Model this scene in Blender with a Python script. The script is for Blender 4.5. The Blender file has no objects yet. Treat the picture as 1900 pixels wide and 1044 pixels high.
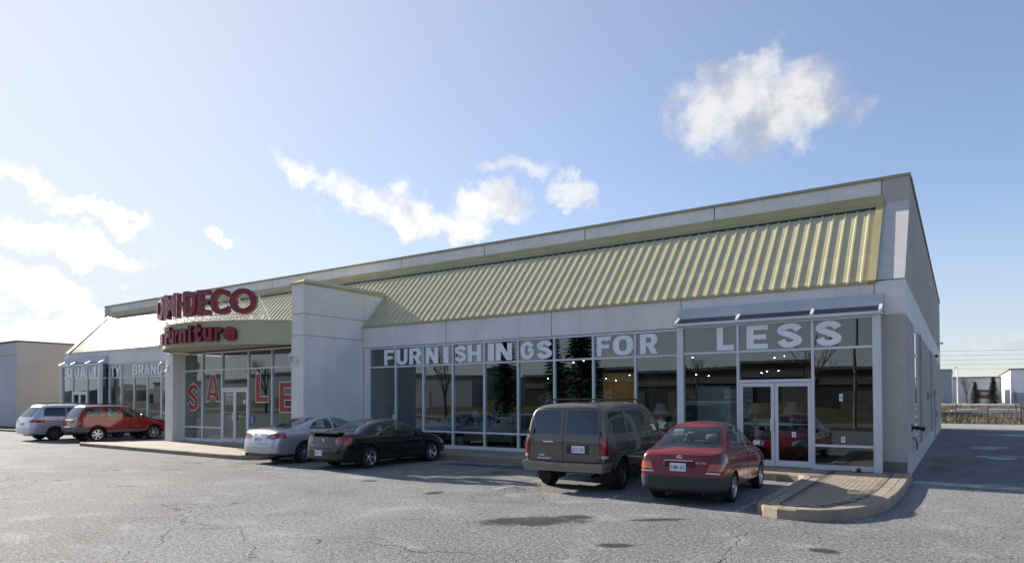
import bpy, bmesh, math, random
from mathutils import Vector, Matrix
from mathutils.bvhtree import BVHTree

S = bpy.context.scene
COL = S.collection
R = math.radians
random.seed(7)

# ------------------------------------------------------------------ camera
cam_d = bpy.data.cameras.new('camera')
cam = bpy.data.objects.new('camera', cam_d)
COL.objects.link(cam)
S.camera = cam
cam_d.sensor_width = 36.0
cam_d.sensor_fit = 'HORIZONTAL'
cam_d.lens = 36.0 * 1229.2 / 1900.0
cam_d.shift_y = 194.6 / 1900.0
cam_d.clip_start = 0.1
cam_d.clip_end = 6000.0
CAM = Vector((1.114, -18.899, 2.0))
cam.location = CAM
cam.rotation_euler = (Matrix.Rotation(R(34.142), 4, 'Z') @ Matrix.Rotation(R(91.06), 4, 'X') @ Matrix.Rotation(R(-0.136), 4, 'Z')).to_euler()

# ------------------------------------------------------------------ sun
TO_SUN = Vector((-2.27, 0.30, 1.0)).normalized()
SUN_EL = math.asin(TO_SUN.z)
SUN_AZ = math.atan2(TO_SUN.x, TO_SUN.y)          # clockwise from +Y
sun_d = bpy.data.lights.new('sun', 'SUN')
sun_d.energy = 3.95
sun_d.angle = R(0.53)
sun_d.color = (1.0, 0.93, 0.83)
sun = bpy.data.objects.new('sun', sun_d)
COL.objects.link(sun)
sun.rotation_euler = TO_SUN.to_track_quat('Z', 'Y').to_euler()
sun.location = (-40, 10, 40)

# ------------------------------------------------------------------ sky with clouds
W = bpy.data.worlds.new('World')
S.world = W
W.use_nodes = True
wn, wl = W.node_tree.nodes, W.node_tree.links
wn.clear()
def wmath(op, a, b=None, c=None):
    n = wn.new('ShaderNodeMath'); n.operation = op
    for i, v in enumerate((a, b, c)):
        if v is None: continue
        if isinstance(v, (int, float)): n.inputs[i].default_value = v
        else: wl.new(v, n.inputs[i])
    return n.outputs[0]
def wdot(sock, vec):
    n = wn.new('ShaderNodeVectorMath'); n.operation = 'DOT_PRODUCT'
    wl.new(sock, n.inputs[0]); n.inputs[1].default_value = vec
    return n.outputs['Value']
def wrange(v, a, b, c, d, smooth=True):
    n = wn.new('ShaderNodeMapRange'); n.interpolation_type = 'SMOOTHSTEP' if smooth else 'LINEAR'
    wl.new(v, n.inputs[0])
    for i, x in enumerate((a, b, c, d)): n.inputs[i + 1].default_value = x
    return n.outputs[0]
sky = wn.new('ShaderNodeTexSky')
sky.sky_type = 'NISHITA'
sky.sun_disc = False
sky.sun_elevation = SUN_EL
sky.sun_rotation = SUN_AZ
sky.altitude = 150
sky.air_density = 1.0
sky.dust_density = 0.05
sky.ozone_density = 2.6
tc = wn.new('ShaderNodeTexCoord')
D = tc.outputs['Generated']
def az_el(az, el):   # az in degrees, counter-clockwise from +Y
    return Vector((-math.sin(R(az)) * math.cos(R(el)), math.cos(R(az)) * math.cos(R(el)), math.sin(R(el))))
# bearing (ccw from +Y), elevation, half-width, half-height (all degrees), tilt, weight
CLOUDS = [
    (13.8, 22.6, 4.2, 3.2, 0, 0.9), (18.0, 22.6, 3.0, 2.6, 20, 0.9), (10.2, 22.4, 3.4, 2.9, -10, 0.95), (13.4, 25.4, 1.8, 1.5, 0, 0.75),
    (16.6, 25.4, 1.8, 1.2, 0, 0.7), (6.3, 20.9, 1.6, 1.2, 0, 0.55), (15.0, 19.6, 2.8, 1.3, -20, 0.5),
    (47.5, 16.6, 4.0, 1.5, -14, 1.05), (43.0, 15.4, 3.6, 1.7, -22, 1.05), (38.6, 14.6, 2.6, 1.3, -10, 0.9), (35.8, 16.2, 3.2, 1.9, 0, 1.05),
    (33.6, 19.4, 2.8, 0.9, -14, 0.62), (28.8, 17.1, 2.0, 1.1, -20, 0.75), (52.2, 18.4, 2.2, 0.9, -25, 0.68),
    (71.2, 15.4, 3.0, 1.2, -20, 0.75), (66.4, 13.2, 3.4, 1.0, -8, 0.95), (69.0, 11.0, 4.2, 1.3, -6, 0.9), (65.2, 10.2, 2.4, 1.0, -10, 0.9),
    (58.9, 12.6, 1.3, 0.8, -20, 0.8), (71.5, 8.2, 5.0, 1.1, -6, 0.85), (67.4, 6.6, 4.5, 1.0, -8, 0.75), (70.0, 4.4, 7.0, 1.2, 0, 0.75), (62.0, 4.0, 4.0, 1.0, 0, 0.7),
    (-3.0, 3.2, 4.5, 1.2, 0, 0.5), (4.5, 2.0, 4.0, 0.9, 0, 0.4), (-9.0, 2.6, 5.0, 1.3, 0, 0.5)]
def wnoise(scale, detail, rough, vec=None):
    n = wn.new('ShaderNodeTexNoise'); n.inputs['Scale'].default_value = scale; n.inputs['Detail'].default_value = detail; n.inputs['Roughness'].default_value = rough
    wl.new(vec or D, n.inputs['Vector']); return n
def wvec(op, a, b):
    n = wn.new('ShaderNodeVectorMath'); n.operation = op
    wl.new(a, n.inputs[0])
    if op == 'SCALE': n.inputs['Scale'].default_value = b
    elif isinstance(b, tuple): n.inputs[1].default_value = b
    else: wl.new(b, n.inputs[1])
    return n.outputs[0]
noise = wnoise(14.0, 8.0, 0.60)
w1_ = wvec('SCALE', wvec('SUBTRACT', wnoise(13.0, 6.0, 0.62).outputs['Color'], (0.5, 0.5, 0.5)), 0.13)
DW = wvec('ADD', D, w1_)
dens = None
for az, el, hw, hh, tilt, wgt in CLOUDS:
    c = az_el(az, el)
    ex = Vector((0, 0, 1)).cross(-c).normalized()
    ey = c.cross(ex) * -1
    if ey.z < 0: ey = -ey
    t = R(tilt)
    ax = (ex * math.cos(t) + ey * math.sin(t)) / math.tan(R(hw))
    ay = (-ex * math.sin(t) + ey * math.cos(t)) / math.tan(R(hh))
    a = wdot(DW, ax); b = wdot(DW, ay); f = wdot(D, c)
    d2 = wmath('ADD', wmath('MULTIPLY', a, a), wmath('MULTIPLY', b, b))
    m = wrange(d2, 0.0, 1.35, wgt, 0.0, False)
    m = wmath('MULTIPLY', m, wmath('GREATER_THAN', f, 0.0))
    dens = m if dens is None else wmath('MAXIMUM', dens, m)
sep = wn.new('ShaderNodeSeparateXYZ'); wl.new(D, sep.inputs[0])
# a loose field of fair-weather cloud low over the horizon, all the way round
n2 = wn.new('ShaderNodeTexNoise'); n2.inputs['Scale'].default_value = 2.2; n2.inputs['Detail'].default_value = 4.0
mp = wn.new('ShaderNodeMapping'); mp.inputs['Scale'].default_value = (1.0, 1.0, 4.5); mp.inputs['Location'].default_value = (3.1, 1.7, 0.4)
wl.new(D, mp.inputs['Vector']); wl.new(mp.outputs[0], n2.inputs['Vector'])
low = wmath('MULTIPLY', wrange(n2.outputs['Fac'], 0.52, 0.68, 0.0, 0.8), wrange(sep.outputs['Z'], 0.03, 0.14, 1.0, 0.0))
dens = wmath('MAXIMUM', dens, low)
alpha = wmath('MULTIPLY', wrange(dens, 0.0, 0.95, 0.0, 0.92), wrange(noise.outputs['Fac'], 0.30, 0.58, 0.45, 1.0))
glow = wmath('POWER', wmath('MAXIMUM', wdot(D, TO_SUN), 0.0), 5.0)
wide = wmath('POWER', wmath('MAXIMUM', wmath('ADD', wmath('MULTIPLY', wdot(D, TO_SUN), 0.5), 0.5), 0.0), 6.0)
haze = wmath('MINIMUM', wmath('ADD', wmath('ADD', wrange(sep.outputs['Z'], 0.0, 0.30, 0.48, 0.0), 0.12), wmath('MULTIPLY', wide, 0.70)), 0.92)
cl = wn.new('ShaderNodeVectorMath'); cl.operation = 'SCALE'
cl.inputs[0].default_value = (1.0, 0.985, 0.99)
wl.new(wmath('ADD', wmath('MULTIPLY', glow, 4.0), wrange(noise.outputs['Fac'], 0.35, 0.62, 2.3, 4.0)), cl.inputs['Scale'])
mix = wn.new('ShaderNodeMix'); mix.data_type = 'RGBA'
wl.new(alpha, mix.inputs[0]); wl.new(sky.outputs[0], mix.inputs[6]); wl.new(cl.outputs[0], mix.inputs[7])
hz_c = wn.new('ShaderNodeVectorMath'); hz_c.operation = 'SCALE'; hz_c.inputs[0].default_value = (0.91, 0.945, 1.0)
wl.new(wmath('ADD', wmath('MULTIPLY', wide, 1.25), 3.0), hz_c.inputs['Scale'])
mixh = wn.new('ShaderNodeMix'); mixh.data_type = 'RGBA'
wl.new(haze, mixh.inputs[0]); wl.new(wvec('MULTIPLY', sky.outputs[0], (0.80, 0.77, 0.84)), mixh.inputs[6]); wl.new(hz_c.outputs[0], mixh.inputs[7])
wl.new(mixh.outputs[2], mix.inputs[6])
bg = wn.new('ShaderNodeBackground'); bg.inputs['Strength'].default_value = 0.085
wo = wn.new('ShaderNodeOutputWorld')
wl.new(mix.outputs[2], bg.inputs['Color']); wl.new(bg.outputs[0], wo.inputs['Surface'])

# ------------------------------------------------------------------ exposure
S.view_settings.view_transform = 'Standard'
S.view_settings.look = 'None'
S.view_settings.gamma = 1.0
S.view_settings.exposure = 1.42
S.view_settings.use_curve_mapping = False
S.render.engine = 'CYCLES'
S.cycles.max_bounces = 7
S.cycles.transparent_max_bounces = 16

# ------------------------------------------------------------------ helpers
class NT:
    def __init__(s, m):
        s.t = m.node_tree; s.n = s.t.nodes; s.l = s.t.links
    def node(s, typ, **kw):
        n = s.n.new(typ)
        for k, v in kw.items():
            if k in n.inputs: 
                if hasattr(v, 'is_output'): s.l.new(v, n.inputs[k])
                else: n.inputs[k].default_value = v
            else: setattr(n, k, v)
        return n
    def math(s, op, a, b=None):
        n = s.n.new('ShaderNodeMath'); n.operation = op
        for i, v in enumerate((a, b)):
            if v is None: continue
            if isinstance(v, (int, float)): n.inputs[i].default_value = v
            else: s.l.new(v, n.inputs[i])
        return n.outputs[0]
    def rng(s, v, a, b, c, d, smooth=True):
        n = s.n.new('ShaderNodeMapRange'); n.interpolation_type = 'SMOOTHSTEP' if smooth else 'LINEAR'
        s.l.new(v, n.inputs[0])
        for i, x in enumerate((a, b, c, d)): n.inputs[i + 1].default_value = x
        return n.outputs[0]
    def mix(s, fac, a, b, mode='MIX'):
        n = s.n.new('ShaderNodeMix'); n.data_type = 'RGBA'; n.blend_type = mode
        for i, v in ((0, fac), (6, a), (7, b)):
            if hasattr(v, 'is_output'): s.l.new(v, n.inputs[i])
            elif i == 0: n.inputs[0].default_value = v
            else: n.inputs[i].default_value = (*v, 1.0) if len(v) == 3 else v
        return n.outputs[2]
    def noise(s, vec, scale, detail=3, rough=0.55, dist=0.0):
        n = s.n.new('ShaderNodeTexNoise'); s.l.new(vec, n.inputs['Vector'])
        n.inputs['Scale'].default_value = scale; n.inputs['Detail'].default_value = detail
        n.inputs['Roughness'].default_value = rough; n.inputs['Distortion'].default_value = dist
        return n.outputs['Fac']
    def obj(s):
        return s.n.new('ShaderNodeTexCoord').outputs['Object']

MATS = {}
def mat(name, col=(0.5, 0.5, 0.5), rough=0.6, metal=0.0, var=0.08, vs=2.0, bump=0.0, bs=60.0, coat=0.0, spec=0.5, streak=0.0, speck=0.0, speck_s=120.0, emit=None):
    """a plain procedural material: base colour with soft mottling, optional rain streaks, aggregate specks and fine relief"""
    if name in MATS: return MATS[name]
    m = bpy.data.materials.new(name); m.use_nodes = True
    t = NT(m); b = t.n['Principled BSDF']
    v = t.obj()
    f1 = t.noise(v, vs, 4)
    f2 = t.noise(v, vs * 7.3, 3)
    lo = tuple(c * (1 - var) for c in col); hi = tuple(min(1, c * (1 + var)) for c in col)
    c = t.mix(t.rng(f1, 0.32, 0.68, 0, 1), lo, hi)
    c = t.mix(t.math('MULTIPLY', t.rng(f2, 0.4, 0.7, 0, 1), min(1.0, var * 1.5)), c, tuple(x * 0.72 for x in col))
    if streak:
        mp = t.node('ShaderNodeMapping'); mp.inputs['Scale'].default_value = (3.5, 3.5, 0.22); t.l.new(v, mp.inputs['Vector'])
        st = t.noise(mp.outputs[0], 1.6, 5, 0.6)
        c = t.mix(t.math('MULTIPLY', t.rng(st, 0.5, 0.75, 0, 1), streak), c, tuple(x * 0.6 for x in col))
    if speck:
        sp = t.noise(v, speck_s, 1)
        c = t.mix(t.math('MULTIPLY', t.rng(sp, 0.52, 0.6, 0, 1), speck), c, tuple(x * 0.35 for x in col))
        c = t.mix(t.math('MULTIPLY', t.rng(sp, 0.44, 0.36, 0, 1), speck), c, tuple(min(1, x * 1.5 + .04) for x in col))
    t.l.new(c, b.inputs['Base Color'])
    b.inputs['Metallic'].default_value = metal
    b.inputs['Specular IOR Level'].default_value = spec
    t.l.new(t.rng(f2, 0.3, 0.7, max(0.02, rough * 0.85), min(1, rough * 1.15)), b.inputs['Roughness'])
    if coat:
        b.inputs['Coat Weight'].default_value = coat; b.inputs['Coat Roughness'].default_value = 0.04
    if bump:
        bn = t.node('ShaderNodeBump'); bn.inputs['Strength'].default_value = bump; bn.inputs['Distance'].default_value = 0.02
        t.l.new(t.noise(v, bs, 3), bn.inputs['Height']); t.l.new(bn.outputs[0], b.inputs['Normal'])
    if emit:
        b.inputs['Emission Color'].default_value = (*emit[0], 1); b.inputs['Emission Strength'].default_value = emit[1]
    MATS[name] = m
    return m

def glass_mat(name, tint=(0.55, 0.6, 0.58), refl=0.10, wobble=0.0, ior=1.5, wscale=0.8):
    """thin glazing: Fresnel reflection over tinted see-through"""
    if name in MATS: return MATS[name]
    m = bpy.data.materials.new(name); m.use_nodes = True
    t = NT(m); t.n.remove(t.n['Principled BSDF']); out = t.n['Material Output']
    gl = t.node('ShaderNodeBsdfGlossy'); gl.inputs['Roughness'].default_value = 0.0; gl.inputs['Color'].default_value = (0.88, 0.95, 1.0, 1)
    tr = t.node('ShaderNodeBsdfTransparent'); tr.inputs['Color'].default_value = (*tint, 1)
    lw = t.node('ShaderNodeLayerWeight'); lw.inputs['Blend'].default_value = 0.5
    if wobble:
        bn = t.node('ShaderNodeBump'); bn.inputs['Strength'].default_value = wobble; bn.inputs['Distance'].default_value = 0.05
        t.l.new(t.noise(t.obj(), wscale, 1), bn.inputs['Height'])
        t.l.new(bn.outputs[0], gl.inputs['Normal'])
    f = t.math('MINIMUM', t.math('ADD', t.math('MULTIPLY', t.math('POWER', lw.outputs['Facing'], 4.0), 0.9), refl + 0.05), 1.0)
    mx = t.node('ShaderNodeMixShader'); t.l.new(f, mx.inputs[0]); t.l.new(tr.outputs[0], mx.inputs[1]); t.l.new(gl.outputs[0], mx.inputs[2])
    t.l.new(mx.outputs[0], out.inputs['Surface'])
    MATS[name] = m
    return m

class MB:
    """collects shapes and links them as ONE mesh object"""
    def __init__(s): s.v = []; s.f = []; s.smooth = set()
    def add(s, vs, fs, smooth=False):
        o = len(s.v); s.v += [tuple(p) for p in vs]
        for f in fs:
            if smooth: s.smooth.add(len(s.f))
            s.f.append(tuple(i + o for i in f))
        return s
    def box(s, x0, x1, y0, y1, z0, z1):
        v = [(x, y, z) for x in (x0, x1) for y in (y0, y1) for z in (z0, z1)]
        return s.add(v, [(0, 1, 3, 2), (4, 6, 7, 5), (0, 4, 5, 1), (2, 3, 7, 6), (0, 2, 6, 4), (1, 5, 7, 3)])
    def bbox(s, x0, x1, y0, y1, z0, z1, b=0.01):
        """box with chamfered edges"""
        bm = bmesh.new(); bmesh.ops.create_cube(bm, size=1.0)
        for q in bm.verts: q.co = Vector(((x0 + x1) / 2 + q.co.x * (x1 - x0), (y0 + y1) / 2 + q.co.y * (y1 - y0), (z0 + z1) / 2 + q.co.z * (z1 - z0)))
        bmesh.ops.bevel(bm, geom=list(bm.edges), offset=min(b, 0.45 * min(x1 - x0, y1 - y0, z1 - z0)), segments=1, affect='EDGES')
        bm.verts.index_update()
        s.add([q.co for q in bm.verts], [[q.index for q in f.verts] for f in bm.faces]); bm.free()
        return s
    def prism(s, poly, axis, a, b):
        """poly: 2-D outline; axis: the extrusion axis ('x' uses (y,z), 'y' uses (x,z), 'z' uses (x,y))"""
        n = len(poly)
        def P(q, h): return {'x': (h, q[0], q[1]), 'y': (q[0], h, q[1]), 'z': (q[0], q[1], h)}[axis]
        v = [P(q, a) for q in poly] + [P(q, b) for q in poly]
        return s.add(v, [tuple(range(n)), tuple(range(2 * n - 1, n - 1, -1))] + [(i, i + n, (i + 1) % n + n, (i + 1) % n) for i in range(n)])
    def tube(s, p0, p1, r0, r1=None, n=8, cap=True):
        p0, p1 = Vector(p0), Vector(p1); r1 = r0 if r1 is None else r1
        d = (p1 - p0).normalized(); a = d.orthogonal().normalized(); b = d.cross(a)
        v = [p0 + (a * math.cos(2 * math.pi * i / n) + b * math.sin(2 * math.pi * i / n)) * r0 for i in range(n)]
        v += [p1 + (a * math.cos(2 * math.pi * i / n) + b * math.sin(2 * math.pi * i / n)) * r1 for i in range(n)]
        s.add(v, [(i, (i + 1) % n, (i + 1) % n + n, i + n) for i in range(n)], True)
        if cap: s.add(v[:n], [tuple(range(n - 1, -1, -1))]); s.add(v[n:], [tuple(range(n))])
        return s
    def path(s, pts, r, n=6):
        for a, b in zip(pts, pts[1:]): s.tube(a, b, r, n=n)
        return s
    def lathe(s, prof, c=(0, 0, 0), axis='z', n=24, closed=False):
        """prof: (radius, height) pairs"""
        c = Vector(c); v = []
        for r, h in prof:
            for i in range(n):
                t = 2 * math.pi * i / n; a, b = r * math.cos(t), r * math.sin(t)
                v.append(c + Vector({'z': (a, b, h), 'y': (a, h, b), 'x': (h, a, b)}[axis]))
        m = len(prof); fs = []
        for j in range(m if closed else m - 1):
            k = (j + 1) % m
            for i in range(n): fs.append((j * n + i, j * n + (i + 1) % n, k * n + (i + 1) % n, k * n + i))
        return s.add(v, fs, True)
    def mesh(s, name, m):
        me = bpy.data.meshes.new(name); me.from_pydata(s.v, [], s.f)
        if s.smooth:
            for i, p in enumerate(me.polygons): p.use_smooth = i in s.smooth
            me.set_sharp_from_angle(angle=R(40))
        bm = bmesh.new(); bm.from_mesh(me); bmesh.ops.recalc_face_normals(bm, faces=bm.faces); bm.to_mesh(me); bm.free()
        if m: me.materials.append(m)
        return me
    def build(s, name, m, parent=None):
        return link(name, s.mesh(name, m), parent)

def link(name, me, parent=None):
    o = bpy.data.objects.new(name, me); COL.objects.link(o)
    if parent is not None: attach(o, parent)
    return o
WORLD = {}
def wmat(o):
    m = o.matrix_basis.copy()
    if o.parent: m = wmat(o.parent) @ o.matrix_parent_inverse @ m
    return m
def attach(o, parent):
    """parent o, whose mesh is given in world coordinates"""
    o.parent = parent; o.matrix_parent_inverse = wmat(parent).inverted()
def tag(o, label=None, cat=None, group=None, kind=None):
    if label: o['label'] = label
    if cat: o['category'] = cat
    if group: o['group'] = group
    if kind: o['kind'] = kind
    return o
def thing(name, loc, label, cat, group=None):
    o = bpy.data.objects.new(name, None); COL.objects.link(o); o.location = loc; o.empty_display_size = 0.2
    return tag(o, label, cat, group)
def copy_tree(o, parent=None):
    c = o.copy(); COL.objects.link(c); c.parent = parent
    for ch in o.children: copy_tree(ch, c)
    return c

_glyph = {}
def glyph(ch, bold=0.0):
    """triangulated outline of a character, normalised to a 1 x 1 box; returns verts, faces and its own aspect"""
    k = (ch, bold)
    if k in _glyph: return _glyph[k]
    cu = bpy.data.curves.new('glyph', 'FONT'); cu.body = ch; cu.offset = bold; cu.resolution_u = 4; cu.fill_mode = 'FRONT'; cu.dimensions = '2D'
    o = bpy.data.objects.new('glyph', cu); COL.objects.link(o)
    me = bpy.data.meshes.new_from_object(o.evaluated_get(bpy.context.evaluated_depsgraph_get()))
    bpy.data.objects.remove(o); bpy.data.curves.remove(cu)
    bm = bmesh.new(); bm.from_mesh(me); bmesh.ops.remove_doubles(bm, verts=bm.verts, dist=1e-5); bm.verts.index_update()
    vs = [v.co.copy() for v in bm.verts]; fs = [[v.index for v in f.verts] for f in bm.faces]
    bd = [(e.verts[0].index, e.verts[1].index) for e in bm.edges if len(e.link_faces) == 1]
    bm.free(); bpy.data.meshes.remove(me)
    x0 = min(v.x for v in vs); x1 = max(v.x for v in vs); y0 = min(v.y for v in vs); y1 = max(v.y for v in vs)
    vs = [((v.x - x0) / (x1 - x0), (v.y - y0) / (y1 - y0)) for v in vs]
    _glyph[k] = (vs, fs, bd, (x1 - x0) / (y1 - y0))
    return _glyph[k]
def letter_mb(ch, fn, depth_fn=None, bold=0.0):
    """fn(u,v) maps the unit box to a point; depth_fn(u,v) gives the back face when the letter is solid"""
    vs, fs, bd, asp = glyph(ch, bold)
    mb = MB(); n = len(vs)
    if depth_fn is None: return mb.add([fn(*q) for q in vs], fs)
    mb.add([fn(*q) for q in vs] + [depth_fn(*q) for q in vs], [tuple(f) for f in fs] + [tuple(i + n for i in reversed(f)) for f in fs] + [(a, b, b + n, a + n) for a, b in bd])
    return mb

# heavy block capitals for the window lettering, drawn as strips and tessellated outlines in a unit box
from mathutils.geometry import tessellate_polygon
def _ring(outer, inner, closed):
    n = len(outer); vs = list(outer) + list(inner)
    return vs, [(i, (i + 1) % n, (i + 1) % n + n, i + n) for i in range(n if closed else n - 1)]
def _ell(cx, cy, rx, ry, a0, a1, n=14, e=2.5):
    out = []
    for i in range(n + 1):
        a = R(a0 + (a1 - a0) * i / n); c, s_ = math.cos(a), math.sin(a)
        out.append((cx + rx * math.copysign(abs(c) ** (2 / e), c), cy + ry * math.copysign(abs(s_) ** (2 / e), s_)))
    return out
def _poly(loops):
    vs = [q for l in loops for q in l]
    return vs, [tuple(f) for f in tessellate_polygon([[Vector((x, y, 0)) for x, y in l] for l in loops])]
def _ribbon(pts, w):
    """smooth strip along pts; w: (horizontal, vertical) half-thickness"""
    P = [Vector(q) for q in pts]; C_ = []
    for i in range(len(P) - 1):
        p0, p1, p2, p3 = P[max(i - 1, 0)], P[i], P[i + 1], P[min(i + 2, len(P) - 1)]
        for k in range(5):
            t = k / 5; C_.append(0.5 * ((2 * p1) + (p2 - p0) * t + (2 * p0 - 5 * p1 + 4 * p2 - p3) * t * t + (3 * p1 - p0 - 3 * p2 + p3) * t ** 3))
    C_.append(P[-1]); A, B = [], []
    for i, c in enumerate(C_):
        d = (C_[min(i + 1, len(C_) - 1)] - C_[max(i - 1, 0)]).normalized(); n = Vector((-d.y * w[0], d.x * w[1]))
        A.append(tuple(c + n)); B.append(tuple(c - n))
    return _ring(A, B, False)
def block_glyph(ch):
    t, h = 0.33, 0.2
    if ch == 'F': return _poly([[(0, 0), (t, 0), (t, .38), (.88, .38), (.88, .58), (t, .58), (t, .79), (1, .79), (1, 1), (0, 1)]])
    if ch == 'E': return _poly([[(0, 0), (1, 0), (1, .21), (t, .21), (t, .40), (.92, .40), (.92, .60), (t, .60), (t, .79), (1, .79), (1, 1), (0, 1)]])
    if ch == 'L': return _poly([[(0, 0), (1, 0), (1, .22), (.38, .22), (.38, 1), (0, 1)]])
    if ch == 'H': return _poly([[(0, 0), (t, 0), (t, .39), (1 - t, .39), (1 - t, 0), (1, 0), (1, 1), (1 - t, 1), (1 - t, .61), (t, .61), (t, 1), (0, 1)]])
    if ch == 'I': return _poly([[(0, 0), (1, 0), (1, 1), (0, 1)]])
    if ch == 'N': return _poly([[(0, 0), (.30, 0), (.30, .56), (.66, 0), (1, 0), (1, 1), (.70, 1), (.70, .44), (.34, 1), (0, 1)]])
    if ch == 'T': return _poly([[(.33, 0), (.67, 0), (.67, .79), (1, .79), (1, 1), (0, 1), (0, .79), (.33, .79)]])
    if ch == 'Y': return _poly([[(.34, 0), (.66, 0), (.66, .40), (1, 1), (.66, 1), (.5, .64), (.34, 1), (0, 1), (.34, .40)]])
    if ch == 'A': return _poly([[(0, 0), (.27, 0), (.33, .19), (.67, .19), (.73, 0), (1, 0), (.68, 1), (.32, 1)], [(.39, .37), (.61, .37), (.5, .76)]])
    if ch == 'O': return _ring(_ell(.5, .5, .5, .5, 0, 360, 36)[:-1], _ell(.5, .5, .19, .30, 0, 360, 36)[:-1], True)
    if ch == 'Q':
        v, f = _ring(_ell(.5, .54, .5, .46, 0, 360, 36)[:-1], _ell(.5, .54, .19, .27, 0, 360, 36)[:-1], True); k = len(v)
        return v + [(.62, .02), (.95, 0), (.98, .16), (.86, .17)], f + [(k, k + 1, k + 2, k + 3)]
    if ch == 'U': return _ring([(0, 1), (0, .6)] + _ell(.5, .36, .5, .36, 180, 360) + [(1, .6), (1, 1)], [(t, 1), (t, .6)] + _ell(.5, .36, .5 - t, .17, 180, 360) + [(1 - t, .6), (1 - t, 1)], False)
    if ch == 'D': return _poly([[(0, 0)] + _ell(.45, .5, .55, .5, -90, 90) + [(0, 1)], ([(t, .2)] + _ell(.42, .5, .24, .3, -90, 90) + [(t, .8)])[::-1]])
    if ch == 'R': return _poly([[(0, 0), (t, 0), (t, .38), (.42, .38), (.64, 0), (1, 0), (.76, .42)] + _ell(.6, .71, .38, .29, -50, 90) + [(0, 1)], ([(t, .56)] + _ell(.5, .685, .14, .125, -90, 90) + [(t, .81)])[::-1]])
    if ch == 'B': return _poly([[(0, 0)] + _ell(.6, .27, .40, .27, -90, 75, 10) + _ell(.56, .75, .38, .25, -60, 90, 10) + [(0, 1)], ([(t, .17)] + _ell(.52, .29, .12, .12, -90, 90, 8) + [(t, .41)])[::-1], ([(t, .60)] + _ell(.5, .71, .11, .11, -90, 90, 8) + [(t, .82)])[::-1]])
    if ch == 'S': return _ribbon([(.84, .71), (.70, .855), (.46, .89), (.22, .80), (.20, .66), (.42, .555), (.64, .46), (.80, .33), (.76, .19), (.52, .11), (.28, .15), (.16, .31)], (.165, .115))
    if ch == 'G': return _ribbon([(.84, .70), (.70, .86), (.48, .89), (.24, .78), (.165, .5), (.24, .22), (.48, .11), (.72, .16), (.83, .30), (.83, .50), (.56, .50)], (.165, .115))
    return None
_bg = {}
def block_letter(ch, fn, depth_fn=None):
    if ch not in _bg:
        vs, fs = block_glyph(ch)
        x0, x1 = min(q[0] for q in vs), max(q[0] for q in vs); y0, y1 = min(q[1] for q in vs), max(q[1] for q in vs)
        vs = [((x - x0) / (x1 - x0), (y - y0) / (y1 - y0)) for x, y in vs]
        cnt = {}
        for f in fs:
            for a, b in zip(f, f[1:] + f[:1]): cnt.setdefault(frozenset((a, b)), []).append((a, b))
        _bg[ch] = (vs, fs, [v[0] for v in cnt.values() if len(v) == 1])
    vs, fs, bd = _bg[ch]; n = len(vs); mb = MB()
    if depth_fn is None: return mb.add([fn(*q) for q in vs], fs)
    return mb.add([fn(*q) for q in vs] + [depth_fn(*q) for q in vs], list(fs) + [tuple(i + n for i in reversed(f)) for f in fs] + [(a, b, b + n, a + n) for a, b in bd])
# ================================================================== materials of the place
M_CONC = mat('smooth_precast', (0.74, 0.72, 0.685), 0.8, var=0.05, vs=0.8, streak=0.24, bump=0.08, bs=90)
M_CONC_D = mat('weathered_precast', (0.46, 0.45, 0.43), 0.85, var=0.06, vs=0.7, streak=0.18, bump=0.1, bs=70)
M_AGG = mat('exposed_aggregate', (0.50, 0.47, 0.43), 0.9, var=0.06, vs=1.2, speck=0.28, speck_s=75, bump=0.7, bs=45, streak=0.1)
M_AGG_LIT = mat('pale_sunlit_aggregate', (0.55, 0.535, 0.50), 0.9, var=0.05, vs=1.2, speck=0.22, speck_s=75, bump=0.7, bs=45)  # paler copy for the pier slope, grazing sun put into its colour
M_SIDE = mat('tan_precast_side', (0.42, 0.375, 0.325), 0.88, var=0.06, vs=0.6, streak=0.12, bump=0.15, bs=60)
M_PLINTH = mat('dark_plinth', (0.19, 0.18, 0.165), 0.85, var=0.18, vs=1.5, streak=0.3, bump=0.2)
M_JOINT = mat('dark_joint', (0.05, 0.048, 0.045), 0.9)
M_ROOF = mat('ochre_painted_steel', (0.50, 0.46, 0.295), 0.25, var=0.08, vs=0.5, streak=0.28, spec=0.16)
M_FLASH = mat('olive_flashing', (0.40, 0.355, 0.17), 0.45, var=0.10, vs=0.9, streak=0.2)
M_COPE = mat('olive_coping', (0.34, 0.31, 0.19), 0.5, var=0.08)
M_CANOPY = mat('olive_canopy_band', (0.45, 0.425, 0.26), 0.6, var=0.05, vs=0.6, streak=0.12)
M_SOFFIT = mat('beige_soffit', (0.44, 0.40, 0.35), 0.8, var=0.05, vs=0.9)
M_ALU = mat('painted_aluminium', (0.66, 0.67, 0.69), 0.42, var=0.05, vs=1.0, spec=0.5, streak=0.08)
M_ALU_G = mat('grey_flashing', (0.44, 0.45, 0.49), 0.5, var=0.06, vs=1.0, streak=0.1)
M_ALU_D = mat('mill_aluminium', (0.45, 0.46, 0.47), 0.35, metal=0.7, var=0.06)
M_GLASS = glass_mat('storefront_glass', (0.58, 0.68, 0.66), 0.10, 0.016)
M_GLASS_D = glass_mat('dark_skylight_glass', (0.12, 0.13, 0.13), 0.05, 0.02)
M_WHITE = mat('white_vinyl', (0.86, 0.865, 0.88), 0.6, var=0.03)
M_PAPER = mat('white_paper', (0.78, 0.78, 0.76), 0.8, var=0.03)
M_RED_SALE = mat('red_poster', (0.27, 0.022, 0.018), 0.5, var=0.08)
M_SIGN_RED = mat('maroon_sign_plastic', (0.26, 0.018, 0.035), 0.42, var=0.10, vs=2.5, streak=0.1)
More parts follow.
